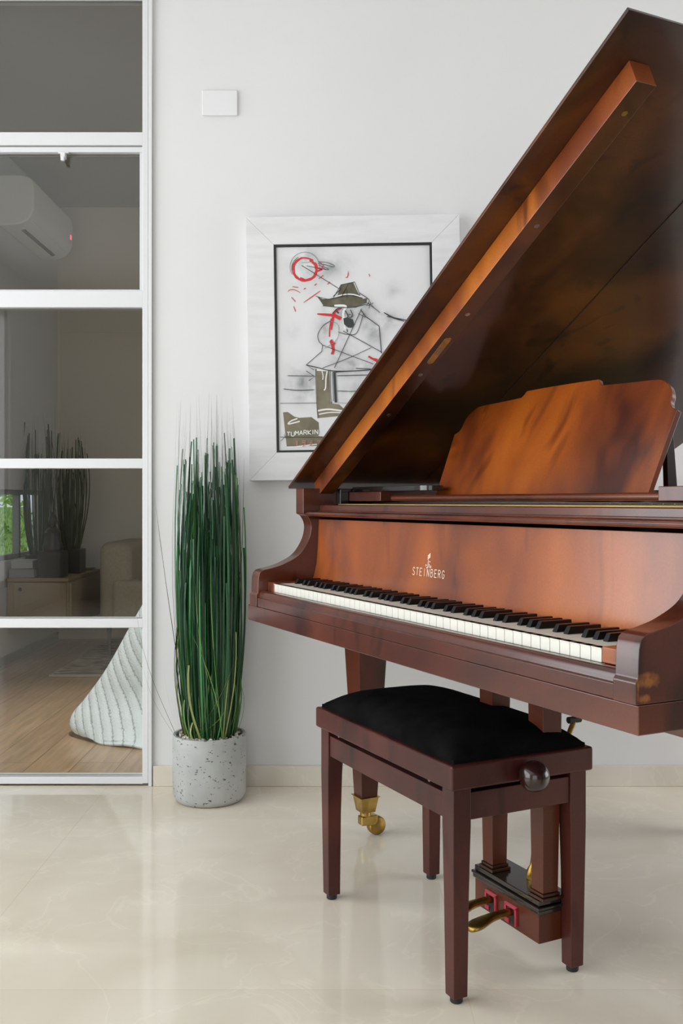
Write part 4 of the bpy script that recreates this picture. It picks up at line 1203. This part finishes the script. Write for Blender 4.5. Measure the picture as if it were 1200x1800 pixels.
tag(o, 'pale grey ribbed knit bedspread spilling onto the oak floor behind the glass', 'bedspread')

# garden hedge beyond the small low window
hg = MB(); rh = random.Random(9)
for i in range(900):
    x, y, z = -2.75+rh.uniform(-.15, .15), rh.uniform(5.0, 8.4), rh.uniform(0, 1.05)
    s = rh.uniform(.03, .07)
    d1 = Vector((rh.gauss(0, 1), rh.gauss(0, 1), rh.gauss(0, 1))).normalized()*s
    d2 = Vector((rh.gauss(0, 1), rh.gauss(0, 1), rh.gauss(0, 1))).normalized()*s*.5
    c = Vector((x, y, z))
    hg.add([c-d1, c+d2, c+d1, c-d2], [(0, 1, 2, 3)])
hg.box(-2.8, -2.7, 5.0, 8.4, -.1, .9)
o = hg.build('hedge', M['hedge'], None, smooth=0, weld=False)
tag(o, 'bright green garden hedge glimpsed through the low window behind the grass', 'hedge')
struct('ground', MB().box(-9, BX0-.11, YB-4, 12, -.3, -.13), plain('garden_paving', (.45, .44, .40), .9), smooth=0)

# ------------------------------------------------------------------ light
def area(name, loc, rot, sx, sy, watts, col):
    l = bpy.data.lights.new(name, 'AREA'); l.shape = 'RECTANGLE'; l.size = sx; l.size_y = sy; l.energy = watts; l.color = col
    o = bpy.data.objects.new(name, l); link(o); o.location = loc; o.rotation_euler = rot
    return o
area('daylight_left', (XL-.12, (WY0+WY1)/2, (WZ0+WZ1)/2), (0, -PI/2, 0), WZ1-WZ0, WY1-WY0, 136, (.94, .975, 1))
area('daylight_front', ((RX0+RX1)/2, YB-.12, RZ1/2), (PI/2, 0, 0), RX1-RX0, RZ1, 32, (.95, .98, 1))
area('added_fill_right', (XR+.12, (VY0+VY1)/2, (VZ0+VZ1)/2), (0, PI/2, 0), VZ1-VZ0, VY1-VY0, 46, (.97, .98, 1))  # added fill for the floor and back wall on the right
sl = bpy.data.lights.new('added_bedroom_spot', 'SPOT'); sl.energy = 215; sl.spot_size = math.radians(62); sl.spot_blend = .8; sl.shadow_soft_size = .06; sl.color = (1, .97, .93)
so = bpy.data.objects.new('added_bedroom_spot', sl); link(so); so.location = (-.80, 3.50, 2.93); so.rotation_euler = (math.radians(6), 0, 0)  # added spot without a fitting, brightens the bedspread and nearby floor
area('added_fill_bedroom', (BX1+.12, 5.0, 1.5), (0, PI/2, 0), 1.6, 2.4, 4, (1, .97, .92))  # added lamp outside the hidden window, lifts the dim bedroom
wld = bpy.data.worlds.new('world'); S.world = wld; wld.use_nodes = True
bg = wld.node_tree.nodes['Background']; bg.inputs[0].default_value = (.80, .90, 1, 1); bg.inputs[1].default_value = .6

# ------------------------------------------------------------------ view
S.view_settings.view_transform = 'Standard'; S.view_settings.look = 'None'
S.view_settings.gamma = 1; S.view_settings.use_curve_mapping = False
S.view_settings.exposure = 0.0
S.cycles.use_denoising = True
S.cycles.max_bounces = 10; S.cycles.diffuse_bounces = 6; S.cycles.glossy_bounces = 5; S.cycles.transparent_max_bounces = 16
S.cycles.caustics_reflective = False; S.cycles.caustics_refractive = False
S.cycles.sample_clamp_indirect = 6
